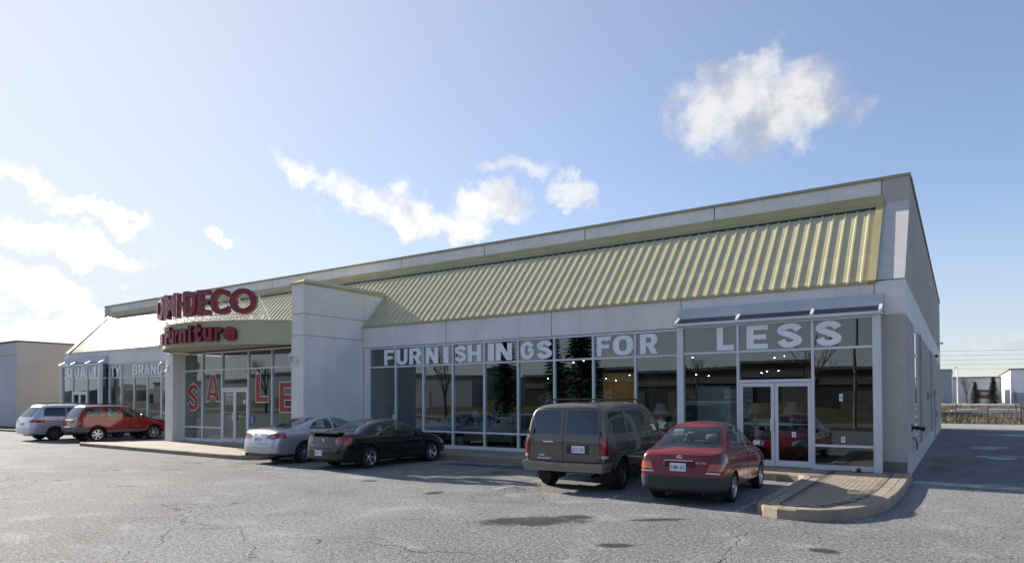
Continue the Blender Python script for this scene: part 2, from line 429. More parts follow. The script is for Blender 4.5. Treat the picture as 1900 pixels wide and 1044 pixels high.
M_SIGN_RET = mat('dark_maroon_return', (0.13, 0.012, 0.02), 0.5, var=0.1)
M_TRIM = mat('pale_letter_trim', (0.70, 0.62, 0.60), 0.4, var=0.04)
M_STEEL = mat('white_painted_steel', (0.72, 0.72, 0.72), 0.5, var=0.06)
M_BLACK = mat('black_metal', (0.02, 0.02, 0.022), 0.4, var=0.1)
M_KERB = mat('kerb_concrete', (0.27, 0.225, 0.17), 0.9, var=0.14, vs=1.3, bump=0.3, bs=50, speck=0.2, speck_s=90)
M_PAVER = mat('buff_paver', (0.33, 0.265, 0.195), 0.9, var=0.12, vs=3.0, bump=0.3, bs=80)
M_PAVER2 = mat('buff_paver_dark', (0.28, 0.225, 0.165), 0.9, var=0.12, vs=3.0, bump=0.3, bs=80)
M_SAND = mat('joint_sand', (0.075, 0.065, 0.052), 0.95, var=0.2, vs=8)

def asphalt_mat():
    m = bpy.data.materials.new('weathered_asphalt'); m.use_nodes = True
    t = NT(m); b = t.n['Principled BSDF']; v = t.obj()
    big = t.noise(v, 0.16, 5, 0.6); mid = t.noise(v, 0.9, 5, 0.62, 0.4); fine = t.noise(v, 16, 3, 0.7); agg = t.noise(v, 45, 2, 0.6)
    c = t.mix(t.rng(big, 0.3, 0.7, 0, 1), (0.135, 0.134, 0.132), (0.215, 0.213, 0.210))
    c = t.mix(t.math('MULTIPLY', t.rng(mid, 0.52, 0.70, 0, 1), 0.75), c, (0.315, 0.313, 0.31))      # salt bloom
    c = t.mix(t.math('MULTIPLY', t.rng(mid, 0.46, 0.30, 0, 1), 0.70), c, (0.105, 0.105, 0.106))
    c = t.mix(t.math('MULTIPLY', t.rng(fine, 0.50, 0.64, 0, 1), 0.65), c, (0.34, 0.34, 0.338))
    c = t.mix(t.math('MULTIPLY', t.rng(fine, 0.49, 0.36, 0, 1), 0.75), c, (0.06, 0.06, 0.059))
    c = t.mix(t.math('MULTIPLY', t.rng(agg, 0.56, 0.66, 0, 1), 0.75), c, (0.50, 0.495, 0.485))
    c = t.mix(t.math('MULTIPLY', t.rng(agg, 0.45, 0.34, 0, 1), 0.75), c, (0.04, 0.04, 0.039))
    # cracks: wandering cell borders, broken up so that only some of them opened
    wob = t.node('ShaderNodeTexNoise'); t.l.new(v, wob.inputs['Vector']); wob.inputs['Scale'].default_value = 1.3; wob.inputs['Detail'].default_value = 5
    dv = t.node('ShaderNodeVectorMath', operation='SCALE'); t.l.new(wob.outputs['Color'], dv.inputs[0]); dv.inputs['Scale'].default_value = 1.0
    av = t.node('ShaderNodeVectorMath', operation='ADD'); t.l.new(v, av.inputs[0]); t.l.new(dv.outputs[0], av.inputs[1])
    crack = None
    for sc, wd, lo, hi in ((0.22, 0.0022, 0.50, 0.58), (0.8, 0.006, 0.63, 0.68), (0.13, 0.0022, 0.44, 0.52)):
        vo = t.node('ShaderNodeTexVoronoi'); vo.feature = 'DISTANCE_TO_EDGE'; t.l.new(av.outputs[0], vo.inputs['Vector']); vo.inputs['Scale'].default_value = sc
        ms = t.noise(v, 0.35 + sc * 0.2, 2)
        k = t.math('MULTIPLY', t.rng(vo.outputs['Distance'], wd * 0.3, wd, 1, 0), t.rng(ms, lo, hi, 0, 1))
        crack = k if crack is None else t.math('MAXIMUM', crack, k)
    c = t.mix(t.math('MULTIPLY', crack, 0.8), c, (0.030, 0.029, 0.028))
    # damp patches and oil stains with shapes of their own
    wet = None
    sx = t.node('ShaderNodeSeparateXYZ'); t.l.new(v, sx.inputs[0])
    edge = t.math('MULTIPLY', t.math('SUBTRACT', t.noise(v, 3.2, 6, 0.65), 0.5), 2.6)
    for x, y, rx, ry, ang in WET:
        ca, sa = math.cos(R(ang)), math.sin(R(ang))
        dx = t.math('SUBTRACT', sx.outputs[0], x); dy = t.math('SUBTRACT', sx.outputs[1], y)
        u = t.math('MULTIPLY', t.math('ADD', t.math('MULTIPLY', dx, ca), t.math('MULTIPLY', dy, sa)), 1 / rx)
        w = t.math('MULTIPLY', t.math('SUBTRACT', t.math('MULTIPLY', dy, ca), t.math('MULTIPLY', dx, sa)), 1 / ry)
        q = t.math('ADD', t.math('ADD', t.math('MULTIPLY', u, u), t.math('MULTIPLY', w, w)), edge)
        k = t.rng(q, 0.35, 1.25, 1, 0)
        wet = k if wet is None else t.math('MAXIMUM', wet, k)
    c = t.mix(t.math('MULTIPLY', wet, 0.85), c, (0.040, 0.036, 0.030))
    t.l.new(c, b.inputs['Base Color'])
    r = t.rng(wet, 0, 1, 0.88, 0.52); t.l.new(r, b.inputs['Roughness'])
    b.inputs['Specular IOR Level'].default_value = 0.10
    h = t.math('ADD', t.math('MULTIPLY', agg, 0.9), t.math('ADD', t.math('MULTIPLY', fine, 0.8), t.math('MULTIPLY', mid, 2.0)))
    h = t.math('SUBTRACT', h, t.math('MULTIPLY', crack, 1.6))
    bn = t.node('ShaderNodeBump'); bn.inputs['Strength'].default_value = 0.75; bn.inputs['Distance'].default_value = 0.012
    t.l.new(h, bn.inputs['Height']); t.l.new(bn.outputs[0], b.inputs['Normal'])
    return m
WET = [(-4.75, -9.75, 0.95, 0.42, 35), (-3.05, -8.45, 0.55, 0.13, 40), (-2.8, -10.6, 0.34, 0.16, 35), (-7.1, -3.6, 1.2, 0.35, 10), (-10.5, -2.9, 2.2, 0.4, 5), (-4.3, -9.0, 0.35, 0.22, 35), (1.0, 6.5, 0.7, 1.8, 0), (0.55, 3.2, 0.3, 1.3, 0), (2.2, 15.0, 1.2, 1.6, 0), (2.2, 9.0, 0.9, 2.2, 0), (-9.3, -4.2, 0.22, 0.30, 0), (-10.9, -7.4, 0.25, 0.18, 20), (-17.6, -8.6, 0.3, 0.2, 30), (-0.4, -9.4, 0.22, 0.15, 0), (-8.2, -8.1, 0.2, 0.3, 10)]
M_ASPH = asphalt_mat()
def earth_mat(name, a, b_, c_, s=0.4):
    m = bpy.data.materials.new(name); m.use_nodes = True
    t = NT(m); b = t.n['Principled BSDF']; v = t.obj()
    c = t.mix(t.rng(t.noise(v, s, 5, 0.65), 0.35, 0.65, 0, 1), a, b_)
    c = t.mix(t.rng(t.noise(v, s * 9, 4, 0.7), 0.5, 0.75, 0, 1), c, c_)
    t.l.new(c, b.inputs['Base Color']); b.inputs['Roughness'].default_value = 0.95; b.inputs['Specular IOR Level'].default_value = 0.1
    bn = t.node('ShaderNodeBump'); bn.inputs['Strength'].default_value = 0.8; bn.inputs['Distance'].default_value = 0.1
    t.l.new(t.noise(v, s * 12, 4, 0.7), bn.inputs['Height']); t.l.new(bn.outputs[0], b.inputs['Normal'])
    return m
M_EARTH = earth_mat('winter_ground', (0.065, 0.055, 0.038), (0.11, 0.09, 0.058), (0.16, 0.135, 0.09))
M_ROAD = mat('pale_concrete_road', (0.24, 0.235, 0.225), 0.9, var=0.12, vs=0.3, bump=0.2, bs=20)

# ================================================================== the ground
tag(MB().add([(-2500, -2500, -0.03), (2500, -2500, -0.03), (2500, 2500, -0.03), (-2500, 2500, -0.03)], [(0, 1, 2, 3)]).build('ground', M_EARTH), kind='structure')
tag(MB().add([(-74, -34, 0), (11.5, -34, 0), (11.5, 33.6, 0), (-74, 33.6, 0)], [(0, 1, 2, 3)]).build('parking_lot', M_ASPH), kind='structure')
tag(MB().add([(-160, 33.6, 0.004), (90, 33.6, 0.004), (90, 42.5, 0.004), (-160, 42.5, 0.004)], [(0, 1, 2, 3)]).build('back_lane', M_ROAD), kind='structure')
tag(MB().add([(-220, -54, 0.004), (160, -54, 0.004), (160, -42, 0.004), (-220, -42, 0.004)], [(0, 1, 2, 3)]).build('street', M_ASPH), kind='structure')

# ================================================================== the store
ZE, ZH, ZB, ZTR, ZSR = 4.93, 4.05, 0.27, 3.27, 0.79
YP, ZS, ZPB, ZCP, ZT = 2.36, 7.42, 7.72, 8.14, 8.25
XL, XR = -46.05, 0.0
SW = 0.18                                          # pavement level
store = thing('store_building', (-23.0, 0, 0), 'long pale precast furniture store with ochre ribbed mansard roof and glazed front', 'store')

def part(mb, name, m, parent=store, label=None):
    o = mb.build(name, m, parent)
    if label: o['label'] = label
    return o

# end walls: lower panel, smooth band, upper panel with the mansard profile
YB = 32.4
def end_wall(x0, x1, front, outer):
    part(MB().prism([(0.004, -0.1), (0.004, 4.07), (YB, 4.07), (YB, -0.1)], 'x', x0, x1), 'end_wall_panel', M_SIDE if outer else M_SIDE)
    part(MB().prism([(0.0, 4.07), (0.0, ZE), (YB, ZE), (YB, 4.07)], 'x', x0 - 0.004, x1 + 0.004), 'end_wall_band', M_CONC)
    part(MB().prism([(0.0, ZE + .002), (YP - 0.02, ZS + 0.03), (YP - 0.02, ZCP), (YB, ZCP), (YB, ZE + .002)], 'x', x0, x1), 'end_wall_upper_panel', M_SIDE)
end_wall(-0.40, 0.0, True, True)
end_wall(XL, XL + 0.40, True, True)
# aggregate faces of the right-hand end pier
for x0, x1 in ((-0.66, -0.002), (XL + .002, XL + 0.66)):
    part(MB().box(x0, x1, -0.006, 0.3, 0.42, 4.066), 'end_pier_face', M_AGG)
    part(MB().box(x0 - .004, x1, -0.02, 0.3, -0.1, 0.416), 'end_pier_plinth', M_PLINTH)
    part(MB().box(x0, x1 + (.005 if x1 > -1 else 0), -0.010, 0.2, 4.074, ZE - .004), 'end_pier_band', M_CONC)
    part(MB().prism([(-0.006, ZE + 0.03), (YP - 0.03, ZS + 0.06), (YP + .05, ZS + .06), (YP + .05, ZE + .03)], 'x', x0, x1), 'end_pier_slope', M_AGG_LIT)
    part(MB().box(x0, x1, YP - 0.03, YP + 0.1, ZS + 0.064, ZCP), 'end_pier_parapet', M_AGG)
part(MB().box(XL, XR, YB - 0.35, YB, -0.1, ZCP - 0.003), 'back_wall', M_SIDE)
part(MB().box(XL + 0.3, XR - 0.3, YP + 0.3, YB - 0.3, 7.55, 7.7), 'roof_deck', M_PLINTH)
# grade beam strip along the right side wall
part(MB().box(-0.1, 0.012, 0.02, YB, -0.1, 0.55), 'grade_beam', M_CONC_D)

# fascia panels
def row(xs, y0, y1, z0, z1, name, m, gap=0.012):
    for a, b in zip(xs, xs[1:]): part(MB().bbox(a + gap, b - gap, y0, y1, z0, z1, 0.006), name, m)
row([-19.03, -14.65, -10.12, -5.68, -0.664], 0.0, 0.25, ZH + 0.02, ZE, 'fascia_panel', M_CONC)
row([XL + 0.664, -40.35, -36.0, -31.6, -27.2, -23.0, -19.8], 0.0, 0.25, ZH + 0.02, ZE, 'fascia_panel', M_CONC)
part(MB().box(XL + .4, XR - .4, 0.12, 0.2, ZH + .03, ZE - .02), 'fascia_backing', M_JOINT)
# parapet panels, coping
row([XL + 0.664, -41.8, -37.3, -32.8, -28.2, -23.65, -19.15, -14.62, -10.1, -5.4, -0.664], YP, YP + 0.25, ZPB - 0.1, ZCP, 'parapet_panel', M_CONC, 0.016)
part(MB().box(XL + .4, XR - .4, YP + 0.05, YP + 0.2, ZS, ZCP - .03), 'parapet_backing', M_JOINT)
part(MB().prism([(YP - 0.05, ZCP + .002), (YP - 0.05, ZT - 0.03), (YP + 0.1, ZT), (YP + 0.42, ZT - .03), (YP + .42, ZCP + .002)], 'x', XL - 0.03, XR + 0.03), 'coping', M_COPE)
for x0, x1 in ((-0.44, 0.045), (XL - 0.045, XL + 0.44)):
    part(MB().box(x0, x1, YP + 0.424, YB + 0.05, ZCP + .002, ZT - 0.03), 'coping', M_COPE)
part(MB().box(XL + .44, XR - .44, YB - .4, YB + .05, ZCP + .002, ZT - 0.03), 'coping', M_COPE)

# mansard: one ribbed sheet per pitch, children of the roof underlay
SL = Vector((0, YP - 0.03, ZS - ZE)); SLn = SL.normalized(); NRM = Vector((0, -SLn.z, SLn.y))
E0 = Vector((0, -0.07, ZE - 0.02 - 0.07 * SLn.z / SLn.y + 0.06))
SLEN = (Vector((0, YP - 0.05, ZS)) - E0).length
def rp(x, s, h): return Vector((x, 0, 0)) + E0 + SLn * s + NRM * h
mb = MB(); mb.add([rp(x, s, -0.03) for x in (XL + .66, XR - .66) for s in (0.06, SLEN)], [(0, 1, 3, 2)])
roof = part(mb, 'mansard_roof', M_FLASH)
PITCH = 0.305
RIB = [(0.0, 0.0), (0.108, 0.0), (0.128, 0.031), (0.170, 0.031), (0.190, 0.0), (PITCH - 0.002, 0.0)]
mb = MB()
pr = RIB
vs = []
for s in (0.0, SLEN):
    for x, h in pr: vs.append(rp(x, s, h))
n = len(pr)
fs = [(i, i + 1, i + 1 + n, i + n) for i in range(n - 1)]
for x, h in pr: vs.append(rp(x, 0.0, h - 0.02))
fs += [(i, i + 2 * n, i + 1 + 2 * n, i + 1) for i in range(n - 1)]
mb.add(vs, fs)
sheet = mb.mesh('roof_sheet', M_ROOF)
x = XR - 0.80 - PITCH
while x > XL + 0.72:
    o = link('roof_sheet', sheet); o.location.x = x; attach_at = o.location.copy()
    o.parent = roof; o.matrix_parent_inverse = wmat(roof).inverted()
    x -= PITCH
# flashings round the mansard
part(MB().prism([(YP - 0.075, ZS - 0.13), (YP - 0.12, ZS + 0.06), (YP - 0.045, ZPB - 0.12), (YP - 0.045, ZPB), (YP + .01, ZPB), (YP + .01, ZS - .13)], 'x', XL + 0.5, XR - 0.60), 'ridge_flashing', M_FLASH, roof)
for a in range(-44, 0, 3):
    part(MB().box(a + .01, a + .03, YP - 0.128, YP - 0.03, ZS - .06, ZS + .1), 'flashing_seam', M_COPE, roof)
for x0, x1 in ((XR - 0.80, XR - 0.62), (XL + 0.55, XL + 0.74)):
    part(MB().add([rp(xx, s, h) for xx in (x0, x1) for s in (0.0, SLEN + .1) for h in (-.04, 0.075)], [(0, 1, 3, 2), (4, 6, 7, 5), (0, 4, 5, 1), (2, 3, 7, 6), (0, 2, 6, 4), (1, 5, 7, 3)]), 'rake_trim', M_FLASH, roof)
part(MB().box(XL + .6, XR - .62, -0.06, 0.02, ZE - 0.035, ZE + 0.03), 'eave_trim', M_FLASH, roof)
v = [rp(xx, s_, h) for xx in (XL + .74, XR - .81) for s_ in (SLEN - .20, SLEN - .165) for h in (0.002, .05)]
part(MB().add(v, [(0, 1, 3, 2), (4, 6, 7, 5), (0, 4, 5, 1), (2, 3, 7, 6), (0, 2, 6, 4), (1, 5, 7, 3)]), 'closure_strip', M_JOINT, roof)
v = [rp(xx, s_, h) for xx in (XL + .74, XR - .81) for s_ in (SLEN - .16, SLEN + .02) for h in (0.036, .058)]
part(MB().add(v, [(0, 1, 3, 2), (4, 6, 7, 5), (0, 4, 5, 1), (2, 3, 7, 6), (0, 2, 6, 4), (1, 5, 7, 3)]), 'top_trim', M_COPE, roof)

# ------------------------------------------------------------------ glazing
def storefront(xs, y, name='storefront', depth=0.11, doors=(), zb=ZB, sill=True, heads=True):
    """aluminium frame on the lines xs, each light a pane of its own; doors: indices of bays that hold a double door"""
    f = MB()
    f.box(xs[0] - 0.04, xs[-1] + 0.04, y - 0.035, y + depth, ZH - 0.06, ZH)
    segs = [i for i in range(len(xs) - 1) if i not in doors]
    fr = part(f, name, M_ALU)
    for i in segs: part(MB().box(xs[i] + 0.032, xs[i + 1] - 0.032, y - 0.034, y + depth, zb - 0.09, zb + 0.03), 'sill', M_ALU, fr)
    for i, x in enumerate(xs):
        part(MB().box(x - 0.032, x + 0.032, y - 0.04, y + depth, zb - 0.1, ZH - 0.062), 'mullion', M_ALU, fr)
    for i in range(len(xs) - 1):
        a, b = xs[i] + 0.032, xs[i + 1] - 0.032
        part(MB().box(a, b, y - 0.036, y + depth, ZTR - 0.03, ZTR + 0.03), 'transom', M_ALU, fr)
        zz = [(ZTR + 0.03, ZH - 0.06)]
        if i in doors: zz.append((2.50, ZTR - 0.03))
        else:
            zz += [(ZSR + 0.03, ZTR - 0.03), (zb + 0.03, ZSR - 0.03)]
            part(MB().box(a, b, y - 0.036, y + depth, ZSR - 0.03, ZSR + 0.03), 'sill_rail', M_ALU, fr)
        for z0, z1 in zz:
            part(pane_mb(a, b, z0, z1, y), 'pane', M_GLASS, fr)
        if i in doors: double_door(a, b, y, zb)
    return fr
def pane_mb(a, b, z0, z1, y):
    j = random.uniform(-0.0035, 0.0035) * (b - a); k = random.uniform(-0.0028, 0.0028) * (z1 - z0)
    y += 0.02
    mb = MB()
    mb.add([(a, y - j + k, z0), (b, y + j + k, z0), (b, y + j - k, z1), (a, y - j - k, z1)], [(0, 1, 2, 3)])
    return mb
def double_door(a, b, y, zb):
    part(MB().box(a, b, y - 0.045, y + 0.1, 2.42, 2.50), 'door_head', M_ALU)
    mid = (a + b) / 2
    for s, (x0, x1) in ((1, (a + 0.005, mid - 0.006)), (-1, (mid + 0.006, b - 0.005))):
        f = MB(); st = 0.085
        f.box(x0, x0 + st, y - 0.03, y + 0.02, zb - 0.06, 2.41).box(x1 - st, x1, y - 0.03, y + 0.02, zb - 0.06, 2.41)
        f.box(x0 + st, x1 - st, y - 0.03, y + 0.02, 2.31, 2.41).box(x0 + st, x1 - st, y - 0.03, y + 0.02, zb - 0.06, zb + 0.09)
        dr = part(f, 'door', M_ALU)
        g = MB(); g.add([(x0 + st, y, zb + 0.09), (x1 - st, y, zb + 0.09), (x1 - st, y + .002, 2.31), (x0 + st, y + .002, 2.31)], [(0, 1, 2, 3)])
        part(g, 'pane', M_GLASS, dr)
        e = x1 if s == 1 else x0
        part(MB().box(e - s * 0.07 - 0.025, e - s * 0.07 + 0.025, y - 0.075, y - 0.031, 1.13, 1.45), 'pull_handle', M_STEEL, dr)
        p0, p1 = (x0 + st, x1 - st)
        part(MB().box(p0, p1, y + 0.025, y + 0.05, 1.30, 1.325).box(*((p1 - .34, p1) if s == 1 else (p0, p0 + .34)), y + 0.022, y + 0.07, 1.275, 1.35), 'push_bar', M_STEEL, dr)
        part(MB().box(x0, x1, y - 0.04, y + .03, zb - 0.085, zb - 0.063), 'threshold', M_ALU_D, dr)

YG = 0.05
storefront([-18.68 + i * (12.97 / 9) for i in range(10)], YG)
storefront([-40.33 + i * 1.44 for i in range(9)], YG)
part(MB().box(-18.99, -18.72, 0.02, 0.3, 0.0, ZH), 'jamb_wall', M_CONC)
part(MB().box(-28.6, -28.4, -2.2, 0.3, 0.0, ZH), 'jamb_wall', M_CONC)
part(MB().box(-19.0, -5.6, 0.0, 0.32, -0.1, ZB - 0.1), 'base_wall', M_CONC_D)
part(MB().box(-40.4, -28.6, 0.0, 0.32, -0.1, ZB - 0.1), 'base_wall', M_CONC_D)
YBAY = -0.40
def bay(xs, door):
    storefront(xs, YBAY, 'bay_storefront', doors=(door,))
    x0, x1 = xs[0], xs[-1]
    part(MB().box(x0 - .1, x1 + .1, YBAY - 0.02, 0.3, -0.1, ZB - 0.1), 'bay_base', M_PLINTH)
    for x, sg in ((x0, -1), (x1, 1)):
        part(MB().box(x - 0.09, x + 0.09, YBAY - 0.07, YBAY + 0.12, 0.05, ZH + .002), 'bay_corner_post', M_ALU)
        part(MB().add([(x, YBAY + .12, ZB), (x, 0.0, ZB), (x, 0.0, ZH), (x, YBAY + .12, ZH)], [(0, 1, 2, 3)]), 'pane', M_GLASS)
        part(MB().box(x - .03, x + .03, YBAY + .12, 0.0, ZTR - .03, ZTR + .03).box(x - .03, x + .03, YBAY + .12, 0.0, ZB - .1, ZB - .01), 'return_rail', M_ALU)
    # lean-to skylight
    e0, e1 = x0 - 0.13, x1 + 0.13
    P0, P1 = Vector((0, -0.205, 4.30)), Vector((0, YBAY - 0.12, 4.13))
    def q(x, t, h=0.0): return Vector((x, 0, 0)) + P0.lerp(P1, t) + Vector((0, -0.58, 0.81)) * h
    sk = part(MB().box(e0, e1, YBAY - 0.16, YBAY + 0.1, ZH + .004, 4.13), 'skylight_gutter', M_ALU)
    def slab(a, b, t0, t1, h0, h1):
        v = [q(x, t, h) for x in (a, b) for t in (t0, t1) for h in (h0, h1)]
        return MB().add(v, [(0, 1, 3, 2), (4, 6, 7, 5), (0, 4, 5, 1), (2, 3, 7, 6), (0, 2, 6, 4), (1, 5, 7, 3)])
    part(MB().prism([(0.0, 4.60), (-0.13, 4.60), (-0.215, 4.29), (0.0, 4.29)], 'x', e0, e1), 'skylight_flashing', M_ALU_G, sk)
    lines = [e0 + .04] + list(xs[1:-1]) + [e1 - .04]
    for x in lines: part(slab(x - 0.035, x + 0.035, 0.0, 1.0, -0.01, 0.05), 'skylight_rafter', M_ALU, sk)
    for a, b in zip(lines, lines[1:]): part(slab(a + .035, b - .035, 0.0, 1.0, -0.02, 0.0), 'skylight_pane', M_GLASS_D, sk)
    for x in (e0, e1):
        part(MB().prism([(0.0, 4.131), (0.0, 4.59), (-0.125, 4.59), (-0.21, 4.29), (YBAY - .12, 4.131)], 'x', x - 0.012, x + 0.012), 'skylight_cheek', M_ALU_G, sk)
bay([-5.56, -3.94, -2.05, -0.50 - .09], 1)
bay([-45.45, -43.95, -42.08, -40.52], 1)
part(MB().box(XL + 0.662, -45.6, 0.0, 0.3, 0.0, ZH), 'jamb_wall', M_CONC)
# entrance
YEN = -2.4
EX = [-27.98, -26.52, -25.05, -23.18, -21.62, -19.77]
storefront(EX, YEN, 'entrance_storefront', doors=(2,))
part(MB().box(-27.95, -19.74, YEN - .1, YEN + .25, -0.1, ZB - .1), 'entrance_base', M_CONC_D)
# tall pier on the right of the entrance: blocks with recessed joints
for z0, z1 in ((-0.1, 4.37), (4.385, 5.18), (5.195, 6.30)):
    part(MB().bbox(-19.73, -19.03, -2.95, 1.9, z0, z1, 0.008), 'pier_block', M_CONC)
part(MB().box(-19.71, -19.05, -2.93, 1.7, -0.1, 6.29), 'pier_core', M_JOINT)
part(MB().add([(-19.78, -3.0, 6.29), (-18.98, -3.0, 6.29), (-18.98, 1.75, 6.29), (-19.78, 1.75, 6.29), (-19.78, -3.0, 6.37), (-18.98, -3.0, 6.37), (-18.98, 1.75, 6.37), (-19.78, 1.75, 6.37), (-19.38, -2.6, 6.56), (-19.38, 1.75, 6.56)],
     [(0, 1, 2, 3), (0, 4, 5, 1), (1, 5, 6, 2), (2, 6, 9, 7, 3), (3, 7, 4, 0), (4, 8, 5), (5, 8, 9, 6), (4, 7, 9, 8)]), 'pier_cap', M_FLASH)
for x in (-19.36,): pass
part(MB().bbox(-28.62, -27.98, -2.95, -1.9, -0.1, 4.07, 0.01), 'entrance_column', M_CONC)
# curved canopy
AC = Vector((-24.0, 1.1, 0)); AR = 5.85
def arc(a, r=AR, z=0.0): return Vector((AC.x + r * math.sin(R(a)), AC.y - r * math.cos(R(a)), z))
A0, A1 = -48.5, 46.8
NA = 40
angs = [A0 + (A1 - A0) * i / NA for i in range(NA + 1)]
mb = MB()
for r, z0, z1 in ((AR, 4.10, 4.97),):
    v = [arc(a, r, z) for a in angs for z in (z0, z1)]
    mb.add(v, [(2 * i, 2 * i + 2, 2 * i + 3, 2 * i + 1) for i in range(NA)], True)
canopy = part(mb, 'entrance_canopy', M_CANOPY)
v = [arc(a, AR - 0.004, 4.12) for a in angs] + [Vector((max(-28.4, min(-19.75, arc(a).x)), 0.0, 4.12)) for a in angs]
part(MB().add(v, [(i, i + NA + 1, i + NA + 2, i + 1) for i in range(NA)]), 'canopy_soffit', M_SOFFIT, canopy)
v = [arc(a, AR - 0.004, 4.93) for a in angs] + [Vector((max(-28.4, min(-19.75, arc(a).x)), 0.3, 4.93)) for a in angs]
part(MB().add(v, [(i, i + 1, i + NA + 2, i + NA + 1) for i in range(NA)]), 'canopy_roof', M_SOFFIT, canopy)
for z0, z1 in ((4.945, 4.985), (4.075, 4.115)):
    v = [arc(a, r, z) for a in angs for r, z in ((AR + .015, z0), (AR + .015, z1), (AR - .05, z1), (AR - .05, z0))]
    part(MB().add(v, [(4 * i + k, 4 * i + 4 + k, 4 * i + 4 + (k + 1) % 4, 4 * i + (k + 1) % 4) for i in range(NA) for k in range(4)], True), 'canopy_edge', M_CANOPY, canopy)
part(MB().box(-28.5, -28.2, -2.9, 0.2, 4.12, 4.93), 'canopy_return', M_CANOPY, canopy)
# ================================================================== pavements
def arc2(cx, cy, r, a0, a1, n): return [(cx + r * math.cos(R(a0 + (a1 - a0) * i / n)), cy + r * math.sin(R(a0 + (a1 - a0) * i / n))) for i in range(n + 1)]
def offset_poly(poly, d, closed=False):
    """shift an open outline to its left by d"""
    out = []
    for i, p in enumerate(poly):
        a = Vector(poly[max(i - 1, 0)]); b = Vector(poly[min(i + 1, len(poly) - 1)])
        t = (b - a).normalized(); out.append((p[0] - t.y * d, p[1] + t.x * d))
    return out
def kerb_run(outline, w, z0, z1, name, parent, m, cham=0.025):
    """outline: the outer edge, pavement on its left; one continuous chamfered kerb"""
    rings = []
    for d, z in ((0.0, z0), (0.0, z1 - cham), (cham, z1), (w, z1), (w, z0)):
        rings.append([(x, y, z) for x, y in offset_poly(outline, d)])
    n = len(outline); v = [p for r in rings for p in r]; mb = MB(); k = len(rings)
    mb.add(v, [(j * n + i, j * n + i + 1, (j + 1) * n + i + 1, (j + 1) * n + i) for j in range(k - 1) for i in range(n - 1)] + [tuple(j * n for j in range(k)), tuple(j * n + n - 1 for j in reversed(range(k)))])
    return mb.build(name, m, parent)
# island in front of the end bay + the walk along the front
IS = [(-18.2, -1.95), (-2.35, -1.95), (-2.12, -2.02), (-1.98, -2.2), (-1.93, -2.5), (-1.90, -6.55)] + [(-1.86, -6.9), (-1.70, -7.12)] + [(-1.45, -7.27), (-1.15, -7.30), (-0.82, -7.17), (-0.52, -6.88), (-0.28, -6.45), (-0.10, -5.85), (0.02, -5.1), (0.08, -4.2), (0.11, -3.0), (0.11, -1.6), (0.10, -0.04)]
bed = tag(MB().add([(x, y, SW - 0.012) for x, y in offset_poly(IS, 0.10)] + [(-0.1, -0.02, SW - .012), (-18.2, -0.02, SW - .012)], [tuple(range(len(IS) + 2))]).build('front_pavement', M_SAND), kind='structure')
# split kerb in cast lengths
segs = [(0, 2), (1, 6), (5, 8), (7, 12), (11, 15), (14, 18)]
x = -18.2
while x < -2.6:
    kerb_run([(x + .004, -1.95), (min(x + 2.6, -2.6) - .004, -1.95)], 0.16, -0.1, SW, 'kerb_stone', bed, M_KERB); x += 2.6
kerb_run([(-2.6, -1.95)] + IS[1:6], 0.16, -0.1, SW, 'kerb_stone', bed, M_KERB)
kerb_run(IS[5:8], 0.16, -0.1, SW, 'kerb_stone', bed, M_KERB)
kerb_run(IS[7:13], 0.16, -0.1, SW, 'kerb_stone', bed, M_KERB)
kerb_run(IS[12:16], 0.16, -0.1, SW, 'kerb_stone', bed, M_KERB)
kerb_run(IS[15:], 0.16, -0.1, SW, 'kerb_stone', bed, M_KERB)
def point_in(poly, x, y):
    c = False; j = len(poly) - 1
    for i in range(len(poly)):
        if (poly[i][1] > y) != (poly[j][1] > y) and x < (poly[j][0] - poly[i][0]) * (y - poly[i][1]) / (poly[j][1] - poly[i][1]) + poly[i][0]: c = not c
        j = i
    return c
def paver_mesh(l, w, m, name='paver'):
    return MB().bbox(-l / 2 + .004, l / 2 - .004, -w / 2 + .004, w / 2 - .004, -0.05, 0.0, 0.007).mesh(name, m)
PV = [paver_mesh(0.2, 0.1, M_PAVER), paver_mesh(0.2, 0.1, M_PAVER2)]
BORD = [paver_mesh(0.22, 0.19, M_PAVER), paver_mesh(0.22, 0.19, M_PAVER2)]
def put(me, x, y, z, rz, parent, name='paver'):
    o = link(name, me); o.location = (x, y, z); o.rotation_euler.z = rz; o.parent = parent; o.matrix_parent_inverse = wmat(parent).inverted(); return o
# border course follows the kerb
bl = offset_poly(IS[4:], 0.265); acc = 0.0
for a, b in zip(bl, bl[1:]):
    a, b = Vector(a), Vector(b); L = (b - a).length; d = (b - a).normalized()
    while acc < L:
        p = a + d * acc
        put(random.choice(BORD), p.x, p.y, SW - 0.006 + random.uniform(-.002, .002), math.atan2(d.y, d.x), bed); acc += 0.225
    acc -= L
inner = offset_poly(IS[4:], 0.37) + [(-0.27, -0.47), (-1.57, -0.47)]
cells = []
for j in range(80):
    for i in range(80):
        x = -2.0 + i * 0.203 + (0.1 if j % 2 else 0); y = -7.1 + j * 0.103
        if y > -0.5 or x > 0.0: continue
        if all(point_in(inner, x + sx * .09, y + sy * .045) for sx in (-1, 1) for sy in (-1, 1)): cells.append((x, y))
